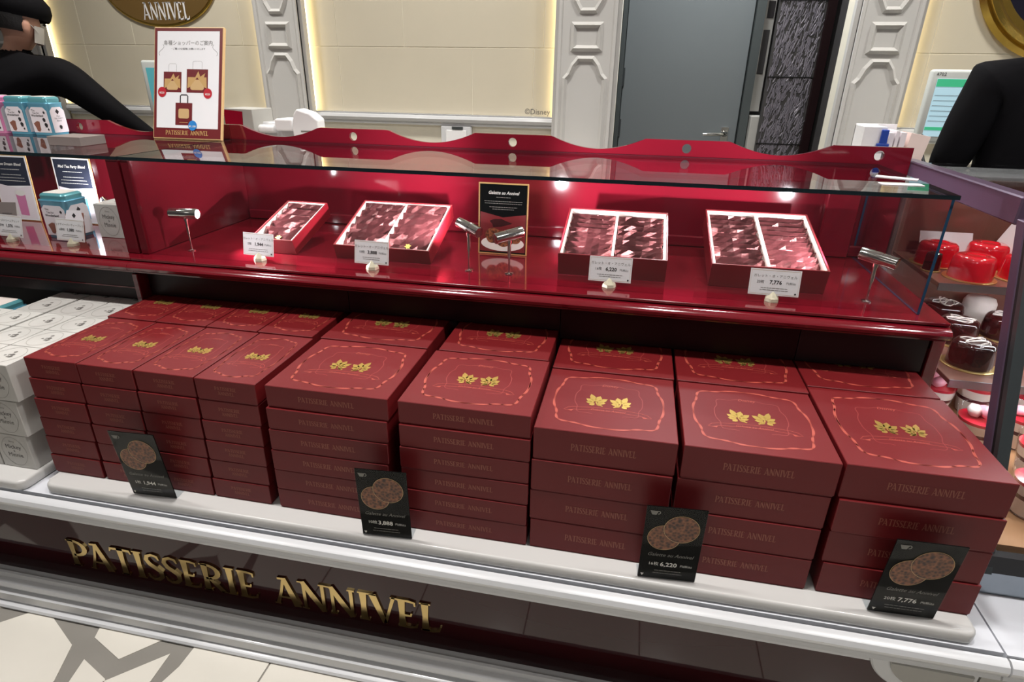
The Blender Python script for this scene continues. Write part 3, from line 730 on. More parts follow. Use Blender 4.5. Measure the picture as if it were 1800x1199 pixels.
def open_box(xc, wd, dp, hh, tilt, cols, n, cnt, ycorr=0, yaw=0):
    t = R(tilt); yb = 1.52+hh*math.sin(t)+ycorr
    o = thing('open_gift_box', 'open dark red tray of %s foil cookie packets propped up in the glass case' % cnt, 'box', (xc, yb, SH+.0012), (t, 0, yaw))
    th = .0035; mb = MB().box(-wd/2, wd/2, 0, dp, 0, th).box(-wd/2, wd/2, 0, th, th, hh).box(-wd/2, wd/2, dp-th, dp, th, hh).box(-wd/2, -wd/2+th, th, dp-th, th, hh).box(wd/2-th, wd/2, th, dp-th, th, hh)
    part('tray', mb, 'tray_red', o)
    g = .0008; li = .006
    mb = MB().box(-wd/2+th+g, wd/2-th-g, dp-th-li, dp-th-g, th, hh-.002).box(-wd/2+th+g, -wd/2+th+li, th+g, dp-th-li, th, hh-.003).box(wd/2-th-li, wd/2-th-g, th+g, dp-th-li, th, hh-.003).box(-wd/2+th+li, wd/2-th-li, th+g, th+li, th, hh-.004)
    if cols == 2: mb.box(-.003, .003, th+li, dp-th-li, th, hh-.003)
    part('liner', mb, 'liner', o)
    ln = .066 if n == 5 else (.052 if n == 8 else .054); a0 = 30 if n == 5 else 36; stp = (dp-.030-ln*math.cos(R(a0)))/max(1, n-1); inner = (wd-2*th-2*li)/cols
    mw = o.matrix_basis
    M_ = Matrix.Translation((xc, yb, SH+.0012)) @ Matrix.Rotation(yaw, 4, 'Z') @ Matrix.Rotation(t, 4, 'X')
    for c in range(cols):
        cx = 0 if cols == 1 else (c-.5)*(inner+.003)
        for i in range(n):
            a = R(a0)
            L = M_ @ Matrix.Translation((cx+jig(.001), .014+i*stp, th+.007+(hh-.044)*.55)) @ Matrix.Rotation(a+R(jig(3)), 4, 'X')
            lab = 'foil cookie packet, %s from the front%s of the tray of %s' % (NUM[i] if 0 < i < n-1 else ('first' if i == 0 else 'last'), '' if cols == 1 else (', left column', ', right column')[c], cnt)
            p = thing('cookie_packet', lab, 'packet', group='foil packets in the open trays'); p.matrix_world = L
            s = inner/.118
            q = link('wrapper', PK[(i*2+c*3) % 5], p); q.scale = (s, ln/.086, 1)
            link('gold_mark', PKP, p, (0, ln*.42, .0075))
    # acrylic riser below
    rz_ = dp*math.sin(t)*.80
    yb2 = yb+dp*math.cos(t)*.84
    single('acrylic_riser', MB().prism([(yb2-.02, SH+.0006), (yb2+.02, SH+.0006), (yb2+.02, SH+rz_+.008), (yb2-.02, SH+rz_-.006)], xc-wd*.36, xc+wd*.36, 'x'), 'acrylic', 'clear acrylic riser under the open tray of %s packets' % cnt, 'riser')
open_box(-1.010, .136, .225, .046, 17.5, 1, 5, 'five', yaw=R(-1.5))
open_box(-.677, .282, .245, .044, 19.5, 2, 5, 'ten')
open_box(-.041, .280, .252, .064, 16.5, 2, 8, 'sixteen')
open_box(.345, .276, .312, .064, 14, 2, 10, 'twenty')

# ---- price tags
def pyramid(mb, r, h, n=6):
    base = [(r*math.cos(2*math.pi*k/n+.3), r*math.sin(2*math.pi*k/n+.3), 0) for k in range(n)]
    mid = [(r*.92*math.cos(2*math.pi*k/n+.3), r*.92*math.sin(2*math.pi*k/n+.3), h*.28) for k in range(n)]
    mb.add(base+mid+[(0, 0, h)], [tuple(range(n))[::-1]]+[(k, (k+1) % n, n+(k+1) % n, n+k) for k in range(n)]+[(n+k, n+(k+1) % n, 2*n) for k in range(n)])
    return mb
def price_tag(x, y, z0, pcs, price, wd, ht, label, rz=0, rx=-12, l1='ガレット・オ・アニヴェル'):
    o = thing('price_tag', label, 'price tag', (x, y, z0), (0, 0, R(rz)), 'white price tags')
    part('holder', pyramid(MB(), .018, .027), 'holder_gold', o, label='faceted pale gold holder')
    c = part('card', MB().box(-wd/2, wd/2, -.0008, 0, 0, ht), 'paper', o, loc=(0, -.004, .014), rot=(R(rx), 0, 0))
    b = MB(); w2, h2 = wd/2-.003, ht-.003
    b.ribbon([(-w2, .003), (w2, .003), (w2, h2), (-w2, h2)], .0006, closed=True); b.v = [(p[0], -.0012, p[1]) for p in b.v]
    part('printed_border', b, 'gold_print', c, fix=False)
    ptext(c, l1, .0082, 'ink_soft', (0, -.0013, ht*.73)); ptext(c, '%s枚 ' % pcs, .0085, 'ink', (-wd*.27, -.0013, ht*.50)); ptext(c, price, .0125, 'ink', (wd*.02, -.0013, ht*.50), bold=.0003); ptext(c, '円(税込)', .006, 'ink', (wd*.32, -.0013, ht*.49))
    line_block(c, 0, ht*.27, wd*.68, 2, .005, 'ink_soft', y=-.0013, h=.0013)
    part('dot', MB().prism([(wd*.43+.0022*math.cos(k*math.pi/4), .0065+.0022*math.sin(k*math.pi/4)) for k in range(8)], -.0013, -.0009, 'y'), 'ink', c)
    return o
price_tag(-1.013, 1.460, SH+.0004, '5', '1,944', .096, .062, 'white price tag reading 1,944 in front of the five-packet tray', -3)
price_tag(-.677, 1.461, SH+.0004, '10', '3,888', .099, .062, 'white price tag reading 3,888 in front of the ten-packet tray', -2)
price_tag(-.041, 1.466, SH+.0004, '16', '6,220', .106, .062, 'white price tag reading 6,220 in front of the sixteen-packet tray', -1)
price_tag(.347, 1.456, SH+.0004, '20', '7,776', .114, .062, 'white price tag reading 7,776 in front of the twenty-packet tray', -1)
price_tag(-1.632, 1.462, SH+.0004, '6袋', '1,080', .105, .064, 'white price tag reading 1,080 in front of the teal tea tin', -4, l1='マッドティーパーティーブレンド')
price_tag(-1.850, 1.462, SH+.0004, '5袋', '1,376', .105, .064, 'white price tag reading 1,376 at the left picture edge', -4, l1='ローズドリームブレンド')

# ---- chrome spotlights
def spot(x, y, pivot, dirv, label, power=36.0, lit=True):
    o = thing('spotlight', label, 'spotlight', (x, y, SH+.0004), group='chrome spotlights in the glass cases')
    part('base', MB().lathe([(.012, 0), (.012, .002), (.004, .004)], n=16), 'chrome', o, smooth=True)
    part('stem', MB().tube([(0, 0, .003), (0, 0, pivot-.02)], .0026, 10).tube([(0, 0, pivot*.45), (0, 0, pivot-.018)], .0045, 10).tube([(0, 0, pivot-.022), (0, 0, pivot-.008)], .006, 10), 'chrome', o, smooth=True)
    dv = Vector(dirv).normalized(); q = dv.to_track_quat('Z', 'Y')
    hd = link('head', None, o, (0, 0, pivot)); hd.rotation_euler = q.to_euler()
    bpy.data.objects.remove(hd)
    prof = [(.0001, -.044), (.013, -.044), (.0145, -.042), (.0145, -.012), (.0137, -.0115), (.0137, -.010), (.0152, -.0095), (.0152, .036), (.0145, .038), (.0125, .037), (.0115, .030)]
    part('lamp_head', MB().lathe(prof, n=28, cap=False), 'chrome', o, smooth=35, loc=(0, 0, pivot), rot=q.to_euler())
    part('lens', MB().lathe([(.0001, .032), (.0118, .032)], n=20, cap=False), 'lens' if lit else 'acrylic_edge', o, loc=(0, 0, pivot), rot=q.to_euler(), label='glowing white lamp lens')
    l = bpy.data.lights.new('spot_beam', 'SPOT'); l.energy = power; l.color = (.98, .95, 1); l.spot_size = R(105); l.spot_blend = .8; l.shadow_soft_size = .008
    lo = link('spot_beam', l, o, Vector((0, 0, pivot))+dv*.042); lo.rotation_euler = (-dv).to_track_quat('Z', 'Y').to_euler()
spot(-1.262, 1.503, .108, (.97, .16, -.02), 'chrome spotlight at the left end of the main glass case, its lens glaring')
spot(-.420, 1.512, .118, (-.80, .55, .16), 'chrome spotlight just left of the black cookie picture card')
spot(-.308, 1.505, .106, (.72, .66, .12), 'chrome spotlight standing in front of the black cookie picture card')
spot(.572, 1.505, .108, (-.80, .55, .12), 'chrome spotlight at the right end of the main glass case')
spot(-1.655, 1.640, .085, (-.75, .62, .22), 'chrome spotlight beside the white cube box in the left case', power=9.0)

# ---- cookie picture card in the case
def framed_card(x, y, z0, wd, ht, rx, label, build, m='card_black', fr='gold_print', rz=0):
    o = thing('picture_card', label, 'card', (x, y, z0), (R(rx), 0, R(rz)))
    part('backing', MB().box(-wd/2, wd/2, 0, .003, 0, ht), fr, o, bevel=.0005)
    part('picture', MB().box(-wd/2+.004, wd/2-.004, -.0006, 0, .004, ht-.004), m, o)
    part('easel_foot', MB().box(-wd*.3, wd*.3, .003, .005, 0, ht*.5).box(-wd*.3, wd*.3, .003, .05, 0, .002), 'acrylic', o)
    build(o, wd, ht); return o
def blob_disc(cx, cz, rx, rz_, y, n=28, seed=0, wob=.04):
    rnd = random.Random(seed); ps = [rnd.uniform(0, 6) for _ in range(3)]
    pts = []
    for k in range(n):
        a = 2*math.pi*k/n; m = 1+wob*math.sin(3*a+ps[0])+wob*.7*math.sin(5*a+ps[1])
        pts.append((cx+rx*m*math.cos(a), y, cz+rz_*m*math.sin(a)))
    return MB().poly(pts)
def b_gal(o, wd, ht):
    ptext(o, 'Galette au Annivel', .013, 'white_print', (0, -.001, ht*.865), shear=.3, sx=.92, bold=.0002)
    line_block(o, 0, ht*.80, wd*.4, 1, .006, 'grey_print', y=-.001); line_block(o, 0, ht*.745, wd*.78, 2, .006, 'grey_print', y=-.001); line_block(o, 0, ht*.665, wd*.6, 2, .006, 'grey_print', y=-.001)
    part('photo_background', MB().poly([(-wd*.46, -.0008, .008), (wd*.46, -.0008, .008), (wd*.46, -.0008, ht*.58), (0, -.0008, ht*.53), (-wd*.46, -.0008, ht*.60)]), 'maroon_print', o, fix=False)
    part('photo_plate', blob_disc(0, ht*.16, wd*.44, ht*.11, -.001, wob=.0), 'white_print', o, fix=False)
    for cx, cz, r in ((-.026, .055, .026), (.006, .047, .028), (.034, .054, .024)): part('photo_cookie', blob_disc(cx, cz, r, r*.85, -.0012-abs(cx)*.001, seed=int(r*1e4)), 'cookie_print', o, fix=False)
    part('photo_wrapper', blob_disc(-.01, ht*.45, .03, .012, -.001, n=9, seed=4, wob=.2), 'foil_pack', o, fix=False)
framed_card(-.366, 1.685, SH+.0006, .146, .205, -4, 'black framed picture card of cookies on a plate standing inside the glass case', b_gal)
def b_tea(name, m_tin, m_sky):
    def f(o, wd, ht):
        part('white_mat', MB().box(-wd/2+.003, wd/2-.003, -.0009, -.0006, .003, ht-.003), 'paper', o)
        part('photo_sky', MB().poly([(-wd*.44, -.0011, .008), (wd*.44, -.0011, .008), (wd*.44, -.0011, ht*.55), (wd*.1, -.0011, ht*.50), (-wd*.44, -.0011, ht*.56)]), m_sky, o, fix=False)
        part('photo_heading', MB().poly([(-wd*.45, -.001, ht*.52), (wd*.45, -.001, ht*.55), (wd*.45, -.001, ht*.965), (-wd*.45, -.001, ht*.965)]), 'card_navy', o, fix=False)
        ptext(o, name, .0125, 'white_print', (0, -.0014, ht*.86), shear=.3, bold=.0003)
        line_block(o, 0, ht*.78, wd*.7, 1, .006, 'white_print', y=-.0014); line_block(o, 0, ht*.70, wd*.74, 3, .010, 'white_print', y=-.0014)
        mb = MB().poly([(.0, -.0013, .02), (.034, -.0013, .018), (.036, -.0013, ht*.40), (-.002, -.0013, ht*.41)])
        part('photo_tin', mb, m_tin, o, fix=False)
        part('photo_lid', blob_disc(.017, ht*.43, .021, .010, -.0014, wob=0), 'white_print', o, fix=False)
        part('photo_cup', blob_disc(-.03, .028, .022, .012, -.0014, wob=.05), 'white_print', o, fix=False)
    return f
framed_card(-1.828, 1.70, SH+.0006, .150, .218, -3, 'framed card headed Mad Tea Party Blend with a blue tin photo', b_tea('Mad Tea Party Blend', 'teal_tin', 'screen_pale' if False else 'tin_label'), 'paper', 'gold_print')
framed_card(-2.065, 1.69, SH+.0006, .150, .218, -3, 'framed card with a pink tin photo at the left picture edge', b_tea('Rose Dream Blend', 'pink_tin', 'tin_label'), 'paper', 'gold_print')

# ---- tea tins
def rrect(a, b, r, n=4):
    P = []
    for cx, cy, a0 in ((a-r, b-r, 0), (-a+r, b-r, 90), (-a+r, -b+r, 180), (a-r, -b+r, 270)): P += arcp(cx, cy, r, r, a0, a0+90, n)
    return P
def label_poly(w_, h_, ch): return [(-w_/2, 0), (w_/2, 0), (w_/2, h_-ch), (w_/2-ch, h_), (-w_/2+ch, h_), (-w_/2, h_-ch)]
def suit(mb, kind, x, z, s, y):
    if kind == 0: mb.poly([(x, y, z-s), (x+s*.8, y, z), (x, y, z+s), (x-s*.8, y, z)])
    else:
        mb.poly([(x+s*.75*math.cos(a), y, z+s*.75*math.sin(a)) for a in [2*math.pi*k/10 for k in range(10)]]); mb.poly([(x-s*.6, y-.00005, z-s*.9), (x+s*.6, y-.00005, z-s*.9), (x, y-.00005, z+s*.2)])
def tin(x, y, z, label, m='teal_tin', ml='teal_dark', w_=.084, d_=.066, h_=.105, group='tea tins on the left case', rz=0, flare=1.0):
    o = thing('tea_tin', label, 'tin', (x, y, z), (0, 0, rz), group)
    P = rrect(w_/2, d_/2, .012)
    mb = MB(); n = len(P); vs = []; k = [(0, .93 if flare > 1 else 1.0), (.004, (.95 if flare > 1 else 1)), (h_-.006, 1), (h_-.003, 1.025), (h_, 1.0)]
    for zz, s in k: vs += [(p[0]*s, p[1]*s, zz) for p in P]
    fs = [tuple(range(n))[::-1], tuple(range((len(k)-1)*n, len(k)*n))]
    for i in range(len(k)-1): fs += [(i*n+j, i*n+(j+1) % n, (i+1)*n+(j+1) % n, (i+1)*n+j) for j in range(n)]
    part('body', mb.add(vs, fs), m, o, smooth=35)
    lid = MB(); vs = []; k2 = [(h_, .9), (h_+.012, .92), (h_+.016, .86), (h_+.019, .76)]
    for zz, s in k2: vs += [(p[0]*s, p[1]*s, zz) for p in P]
    fs = [tuple(range((len(k2)-1)*n, len(k2)*n))]
    for i in range(len(k2)-1): fs += [(i*n+j, i*n+(j+1) % n, (i+1)*n+(j+1) % n, (i+1)*n+j) for j in range(n)]
    lo = part('lid', lid.add(vs, fs), ml, o, smooth=35)
    part('lid_label', MB().prism([(p[0]*.74, p[1]*.74) for p in P], h_+.019, h_+.0195), 'cream', lo)
    s0 = .96 if flare > 1 else 1.0
    yf = -d_/2-.0005
    def face(rot, ww, front):
        f = part('front_label' if front else 'side_label', MB().prism(label_poly(ww*.84, h_*.78, .012), -.0004, 0, 'y'), 'tin_label', o, loc=((0, -d_/2-.0004, h_*.08) if front else (w_/2+.0004, 0, h_*.08)), rot=(0, 0, rot))
        y = -.0008; mk = MB()
        if front:
            ptext(f, 'The', .009, 'ink', (-ww*.22, y, h_*.68)); ptext(f, 'Tea for', .009, 'ink', (-ww*.12, y, h_*.60)); ptext(f, 'Wonderland', .0095, 'ink', (-ww*.08, y, h_*.52), bold=.0002)
            suit(mk, 0, ww*.28, h_*.62, .006, y); suit(mk, 1, ww*.20, h_*.40, .008, y); suit(mk, 1, ww*.24, h_*.24, .009, y); suit(mk, 0, ww*.30, h_*.10, .005, y)
            part('brown_teapot_print', blob_disc(-ww*.18, h_*.20, .012, .018, y, n=9, seed=2, wob=.2), 'brown_print', f, fix=False)
        else:
            suit(mk, 0, 0, h_*.64, .009, y); ptext(f, 'Mad', .008, 'ink_soft', (0, y, h_*.50)); ptext(f, 'TEA PARTY', .007, 'ink_soft', (0, y, h_*.43)); ptext(f, 'Blend', .008, 'ink_soft', (0, y, h_*.36))
            suit(mk, 1, 0, h_*.17, .008, y)
        part('suit_print', mk, 'ink', f, fix=False)
    face(0, w_, True); face(R(90), d_, False)
    return o
tin(-2.030, 1.862, GT+.0005, 'teal tea tin on the left case top, nearer the grey box')
tin(-2.130, 1.862, GT+.0005, 'teal tea tin on the left case top, second from the right')
tin(-2.232, 1.862, GT+.0005, 'pink tea tin on the left case top at the picture edge', 'pink_tin', 'pink_tin')
tin(-1.735, 1.560, SH+.0005, 'teal tea tin with rolled label standing inside the left glass case', w_=.098, d_=.082, h_=.118, flare=1.1)
o = single('grey_carton', MB().box(-.058, .058, 0, .095, 0, .026), 'grey_card', 'flat grey cardboard box lying on the left case glass top', 'box', loc=(-1.70, 1.588, GT+.0005), bevel=.001)
white_cube(-1.588, 1.565, SH+.0005, 'white cube box displayed alone inside the left glass case', True, True, group='white cube boxes').scale = (.93, .93, 1.06)
o = thing('tea_bag_sachet', 'brown tea sachet leaning on the teal tin inside the left case', 'sachet', (-1.665, 1.505, SH+.0008), (R(-14), 0, R(8)))
part('sachet', MB().box(-.030, .030, 0, .002, 0, .085), 'brown_print', o, bevel=.0008); part('sachet_top', MB().prism([(-.030, .060), (.030, .060), (.022, .092), (-.022, .092)], -.0006, 0, 'y'), 'tin_label', o)
mk = MB(); suit(mk, 0, 0, .076, .008, -.0009); part('suit_print', mk, 'ink', o, fix=False)
o = thing('tea_bag_sachet', 'brown tea sachet behind the price tag at the left picture edge', 'sachet', (-1.905, 1.50, SH+.0008), (R(-14), 0, R(8)))
part('sachet', MB().box(-.030, .030, 0, .002, 0, .105), 'grey_card', o, bevel=.0008); line_block(o, 0, .07, .04, 3, .012, 'ink', y=-.0006)
# tin standing behind the white cubes at far left
tin(-1.868, 1.375, .4205, 'large teal tin with pale lid behind the white cube boxes', w_=.10, d_=.09, h_=.262, group='tea tins below the left case', ml='teal_dark')

# ---- black easel cards in front of the stacks
def easel_card(x, y, wd, ht, pcs, price, label, rx, rz=0):
    o = thing('cookie_price_card', label, 'price card', (x, y, .4205), (0, 0, R(rz)), 'black cookie price cards')
    c = part('card', MB().box(-wd/2, wd/2, -.0012, .0012, .002, ht), 'card_black', o, rot=(R(rx), 0, 0))
    part('acrylic_foot', MB().prism([(0, 0), (.034, 0), (.034, .0015), (.002, .0015)][::-1], -wd/2, wd/2, 'x'), 'acrylic', o)
    part('acrylic_cover', MB().box(-wd/2-.001, wd/2+.001, -.0022, -.0016, 0, ht+.001), 'cover_film', o, rot=(R(rx), 0, 0))
    y_ = -.0028
    for cx, cz, r in ((-wd*.15, ht*.60, wd*.27), (wd*.12, ht*.73, wd*.29)):
        yy = y_-(.0001 if cx > 0 else 0)
        part('cookie_photo', blob_disc(cx, cz, r, r*1.0, yy, seed=int(r*1e4), wob=.02), 'cookie_print', c, fix=False)
        rg = MB().ribbon([(cx+r*1.02*math.cos(2*math.pi*k/32), cz+r*1.02*math.sin(2*math.pi*k/32)) for k in range(32)], .0009, closed=True); rg.v = [(p[0], yy-.00005, p[1]) for p in rg.v]
        part('cookie_outline', rg, 'tan_print', c, fix=False)
    cup = MB(); s = wd*.07; cx, cz = -wd*.37, ht*.93
    cup.poly([(cx-s, y_, cz+s*.5), (cx-s*.5, y_, cz-s*.7), (cx+s*.5, y_, cz-s*.7), (cx+s, y_, cz+s*.5)]); rg = MB().ribbon([(cx+s*.95+s*.45*math.cos(a), cz+s*.45*math.sin(a)) for a in [R(-100+i*25) for i in range(9)]], s*.22); cup.add([(p[0], y_, p[1]) for p in rg.v], rg.f)
    part('teacup_mark', cup, 'grey_print', c, fix=False)
    ptext(c, 'Galette au Annivel', .0125, 'grey_print', (0, y_, ht*.36), shear=.35, sx=.95)
    ptext(c, '%s枚' % pcs, .0105, 'white_print', (-wd*.26, y_, ht*.225)); ptext(c, price, .015, 'white_print', (0, y_, ht*.225), bold=.0003); ptext(c, '円(税込)', .0065, 'white_print', (wd*.30, y_, ht*.222))
    line_block(c, 0, ht*.13, wd*.62, 2, .007, 'grey_print', y=y_)
    mk = MB().poly([(-wd*.46, y_, ht*.075), (-wd*.43, y_, ht*.04), (-wd*.40, y_, ht*.075)]); part('corner_mark', mk, 'white_print', c, fix=False)
easel_card(-1.058, .972, .112, .192, '5', '1,944', 'black cookie price card reading 1,944 before the narrow stacks', 6, 3)
easel_card(-.463, .962, .111, .184, '10', '3,888', 'black cookie price card reading 3,888 before the six-layer stacks', 3, 4)
easel_card(.137, .968, .114, .190, '16', '6,220', 'black cookie price card reading 6,220 between two four-layer stacks', 3, 4)
easel_card(.576, .974, .117, .192, '20', '7,776', 'black cookie price card reading 7,776 before the rightmost stack', 5, 2)

# ================================================================== POSTER on the case top
ps = thing('tabletop_poster', 'white poster of shopping bags in a maroon and gold frame on the case top', 'poster', (-1.492, 1.858, GT+.0014), (R(-18.5), 0, R(1)))
W_, H_ = .257, .362
part('frame', MB().box(-W_/2, W_/2, 0, .012, 0, H_), 'tan_print', ps, bevel=.002)
part('maroon_border', MB().box(-W_/2+.004, W_/2-.004, -.0006, 0, .004, H_-.004), 'maroon_print', ps)
part('paper', MB().box(-W_/2+.014, W_/2-.014, -.0012, -.0006, .036, H_-.014), 'paper', ps)
part('stand_strut', MB().box(-.05, .05, .012, .016, .0, .04), 'acrylic', ps)
link('lettering', sign_mesh(SIGN, .0145, .160, 'gold_print'), ps, (0, -.001, .021), FRONT)
ptext(ps, '各種ショッパーのご案内', .0165, 'ink_soft', (0, -.0016, H_*.855)); ptext(ps, '・ご購入のお客様にお願いいたします', .0075, 'ink', (0, -.0016, H_*.805))
def bag(cx, z0, w_, h_, handle):
    b = part('printed_bag', MB().box(cx-w_/2, cx+w_/2, -.0018, -.0012, z0, z0+h_), 'maroon_print', ps)
    rg = MB().ribbon([(cx-w_*.22, z0+h_), (cx-w_*.22, z0+h_+.022), (cx-w_*.16, z0+h_+.026), (cx+w_*.16, z0+h_+.026), (cx+w_*.22, z0+h_+.022), (cx+w_*.22, z0+h_)], .004 if handle else .0006); rg.v = [(p[0], -.0016, p[1]) for p in rg.v]
    part('bag_handle', rg, 'ink' if handle else 'grey_print', b, fix=False)
    part('bag_label', MB().prism([(p[0]+cx, p[1]+z0+h_*(.52 if handle else .34)) for p in rrect(w_*.32, h_*.22, .006)], -.0021, -.0018, 'y'), 'tan_print', b)
    if not handle:
        mb = MB()
        for s, zz in ((-1, .55), (1, .55)): mb.poly([(cx, -.0022, z0+h_*.66), (cx+s*w_*.44, -.0022, z0+h_*.66), (cx+s*w_*.46, -.0022, z0+h_*.18), (cx+s*w_*.34, -.0022, z0+h_*.24)][::s])
        mb.poly([(cx-.008, -.0023, z0+h_*.64), (cx+.012, -.0023, z0+h_*.66), (cx+.004, -.0023, z0+h_*.92)]); mb.poly([(cx+.006, -.0023, z0+h_*.64), (cx+w_*.38, -.0023, z0+h_*.84), (cx+w_*.30, -.0023, z0+h_*.60)])
        part('bow', mb, 'gold_print', b, fix=False)
    part('small_lettering', MB().box(cx-w_*.25, cx+w_*.25, -.0020, -.0018, z0+h_*.11, z0+h_*.125), 'gold_print', b)
bag(-.056, .152, .066, .066, False); bag(.036, .152, .078, .075, False); bag(-.012, .046, .062, .072, True)
for cx, cz, m, s_ in ((-.094, .152, 'red_disc', '¥220'), (.076, .150, 'red_disc', '¥220'), (.022, .045, 'blue_disc', '¥1,100')):
    dd = part('price_disc', MB().prism([(cx+.0155*math.cos(2*math.pi*k/24), cz+.0165*math.sin(2*math.pi*k/24)) for k in range(24)], -.0028, -.0024, 'y'), m, ps)
    ptext(dd, s_, .0088, 'white_print', (cx, -.003, cz-.003), bold=.0002)
for s in (-1, 1):
    rg = MB().ribbon([(s*(.105-.012*i/8+.006*math.sin(i*.8)), .30-.03+.036*i/8) for i in range(9)], .0012); rg.v = [(p[0], -.0014, p[1]) for p in rg.v]; part('corner_flourish', rg, 'grey_print', ps, fix=False)

# ================================================================== STAFF AREA BEHIND THE CASE
single('rear_worktop', MB().box(-3.35, -.2, 2.94, 3.20, .90, .95).box(-3.33, -.22, 2.95, 3.19, 0, .90), 'dim_white', 'long pale rear worktop along the tiled wall', 'worktop')
single('rear_worktop', MB().box(.95, 3.1, 2.94, 3.20, .90, .95).box(.97, 3.08, 2.95, 3.19, 0, .90), 'dim_white', 'pale rear worktop on the right under the mirror', 'worktop')
single('service_counter', MB().box(.90, 3.1, 2.02, 2.21, 1.075, 1.11).box(.93, 3.08, 2.05, 2.20, 0, 1.075), 'white_lacquer', 'white service counter top behind the cake showcase', 'counter', bevel=.004)
single('side_shelf', MB().box(-1.85, -1.0, 2.2, 2.5, 1.06, 1.09).box(-1.84, -1.01, 2.22, 2.49, 0, 1.06), 'dim_white', 'pale packing shelf behind the scalloped board', 'shelf')
single('side_shelf', MB().box(.62, .888, 2.2, 2.5, 1.05, 1.08).box(.63, .88, 2.22, 2.49, 0, 1.05), 'dim_white', 'small pale shelf under the paper holder', 'shelf')
def monitor(x, y, z, wd, ht, rz, label, green):
    o = thing('register_monitor', label, 'monitor', (x, y, .951), (0, 0, R(rz)))
    zc = z-.951
    part('housing', MB().box(-wd/2, wd/2, 0, .05, zc-ht/2, zc+ht/2), 'monitor', o, bevel=.012, seg=3, smooth=40, rot=(0, 0, 0))
    part('screen', MB().box(-wd/2+.025, wd/2-.025, -.001, .001, zc-ht/2+.03, zc+ht/2-.035), 'screen_pale' if green else 'screen_teal', o)
    if green:
        part('screen_header', MB().box(-wd/2+.026, wd/2-.026, -.002, -.001, zc+ht/2-.065, zc+ht/2-.036), 'screen_green', o)
        part('screen_row', MB().box(-wd/2+.026, wd/2-.026, -.002, -.001, zc-ht/2+.055, zc-ht/2+.068), 'screen_green', o)
        mb = MB()
        for i in range(6): mb.box(-wd/2+.03, wd/2-.03, -.0022, -.001, zc+ht*.16-i*.02, zc+ht*.16-i*.02+.0012)
        part('screen_lines', mb, 'ink_soft', o)
        ptext(o, '4702', .018, 'ink', (-wd/2+.035, -.0012, zc+ht/2-.018))
    part('stand', MB().tube([(0, .04, zc-ht/2+.01), (0, .06, .03)], .022, 12).box(-.09, .09, -.02, .14, 0, .03), 'monitor', o, smooth=40)
monitor(-2.405, 2.98, 1.265, .32, .26, 8, 'white register monitor with teal screen behind the poster', False)
monitor(1.325, 2.98, 1.256, .34, .29, -6, 'white register monitor with green and pale blue screen beside the staff member', True)
# objects near the left part of the staff area
o = thing('red_carton', 'small red and white carton standing behind the scalloped board', 'box', (-1.60, 2.30, 1.0905), (0, 0, R(-8)))
part('carton', MB().box(-.06, .08, 0, .12, 0, .125), 'dim_white', o, bevel=.002); part('red_face', MB().prism([(-.058, .0), (.02, .0), (.035, .115), (-.058, .12)], -.002, -.0005, 'y'), 'acrylic_red', o)
o = thing('receipt_printer', 'cream receipt printer on the packing shelf behind the board', 'printer', (-1.42, 2.34, 1.0905))
part('body', MB().box(-.10, .06, 0, .14, 0, .075), 'white_lacquer', o, bevel=.008, seg=2); part('cover', MB().box(-.02, .055, -.03, .08, .045, .09), 'paper', o, bevel=.006, seg=2); part('roll', MB().tube([(-.10, -.012, .05), (-.03, -.012, .05)], .016, 14), 'paper', o, smooth=True)
o = thing('tape_cutter', 'pale round-cornered paper dispenser on the packing shelf', 'dispenser', (-1.30, 2.30, 1.0905), (0, 0, R(10)))
part('body', MB().prism([(-.05, 0), (.04, 0), (.05, .03), (.05, .09), (.02, .115), (-.03, .13), (-.045, .11), (-.055, .06)], 0, .09, 'y'), 'paper', o, bevel=.006, seg=2); part('slot', MB().box(-.02, .02, -.002, .0, .045, .05), 'grey_print', o)
# acrylic paper holder on the right
o = thing('paper_holder', 'white holder with envelopes and blue stamp behind the board at right', 'holder', (.80, 2.30, 1.0805))
part('back_plate', MB().box(-.07, -.0, 0, .10, 0, .135).box(-.07, .06, .095, .10, 0, .14), 'paper', o)
part('envelopes', MB().box(.01, .026, .0, .09, 0, .118).box(.03, .04, .0, .09, 0, .125).box(.045, .062, .0, .09, 0, .12), 'tin_label', o)
part('envelope_bundle', MB().prism([(.065, 0), (.12, 0), (.135, .11), (.075, .12)], 0, .08, 'y'), 'liner', o)
part('stamp', MB().box(-.018, .004, -.012, -.001, .066, .128).box(-.026, .012, -.014, -.001, .066, .085), 'blue_plastic', o, bevel=.002)
cb = MB().tube([(.985, 2.50, 1.18), (.965, 2.42, 1.14), (.955, 2.36, 1.11), (.960, 2.30, 1.07), (.975, 2.25, 1.02)], .005, 8)
single('monitor_cable', cb, 'cable', 'black cable hanging below the right register monitor', 'cable', smooth=True)

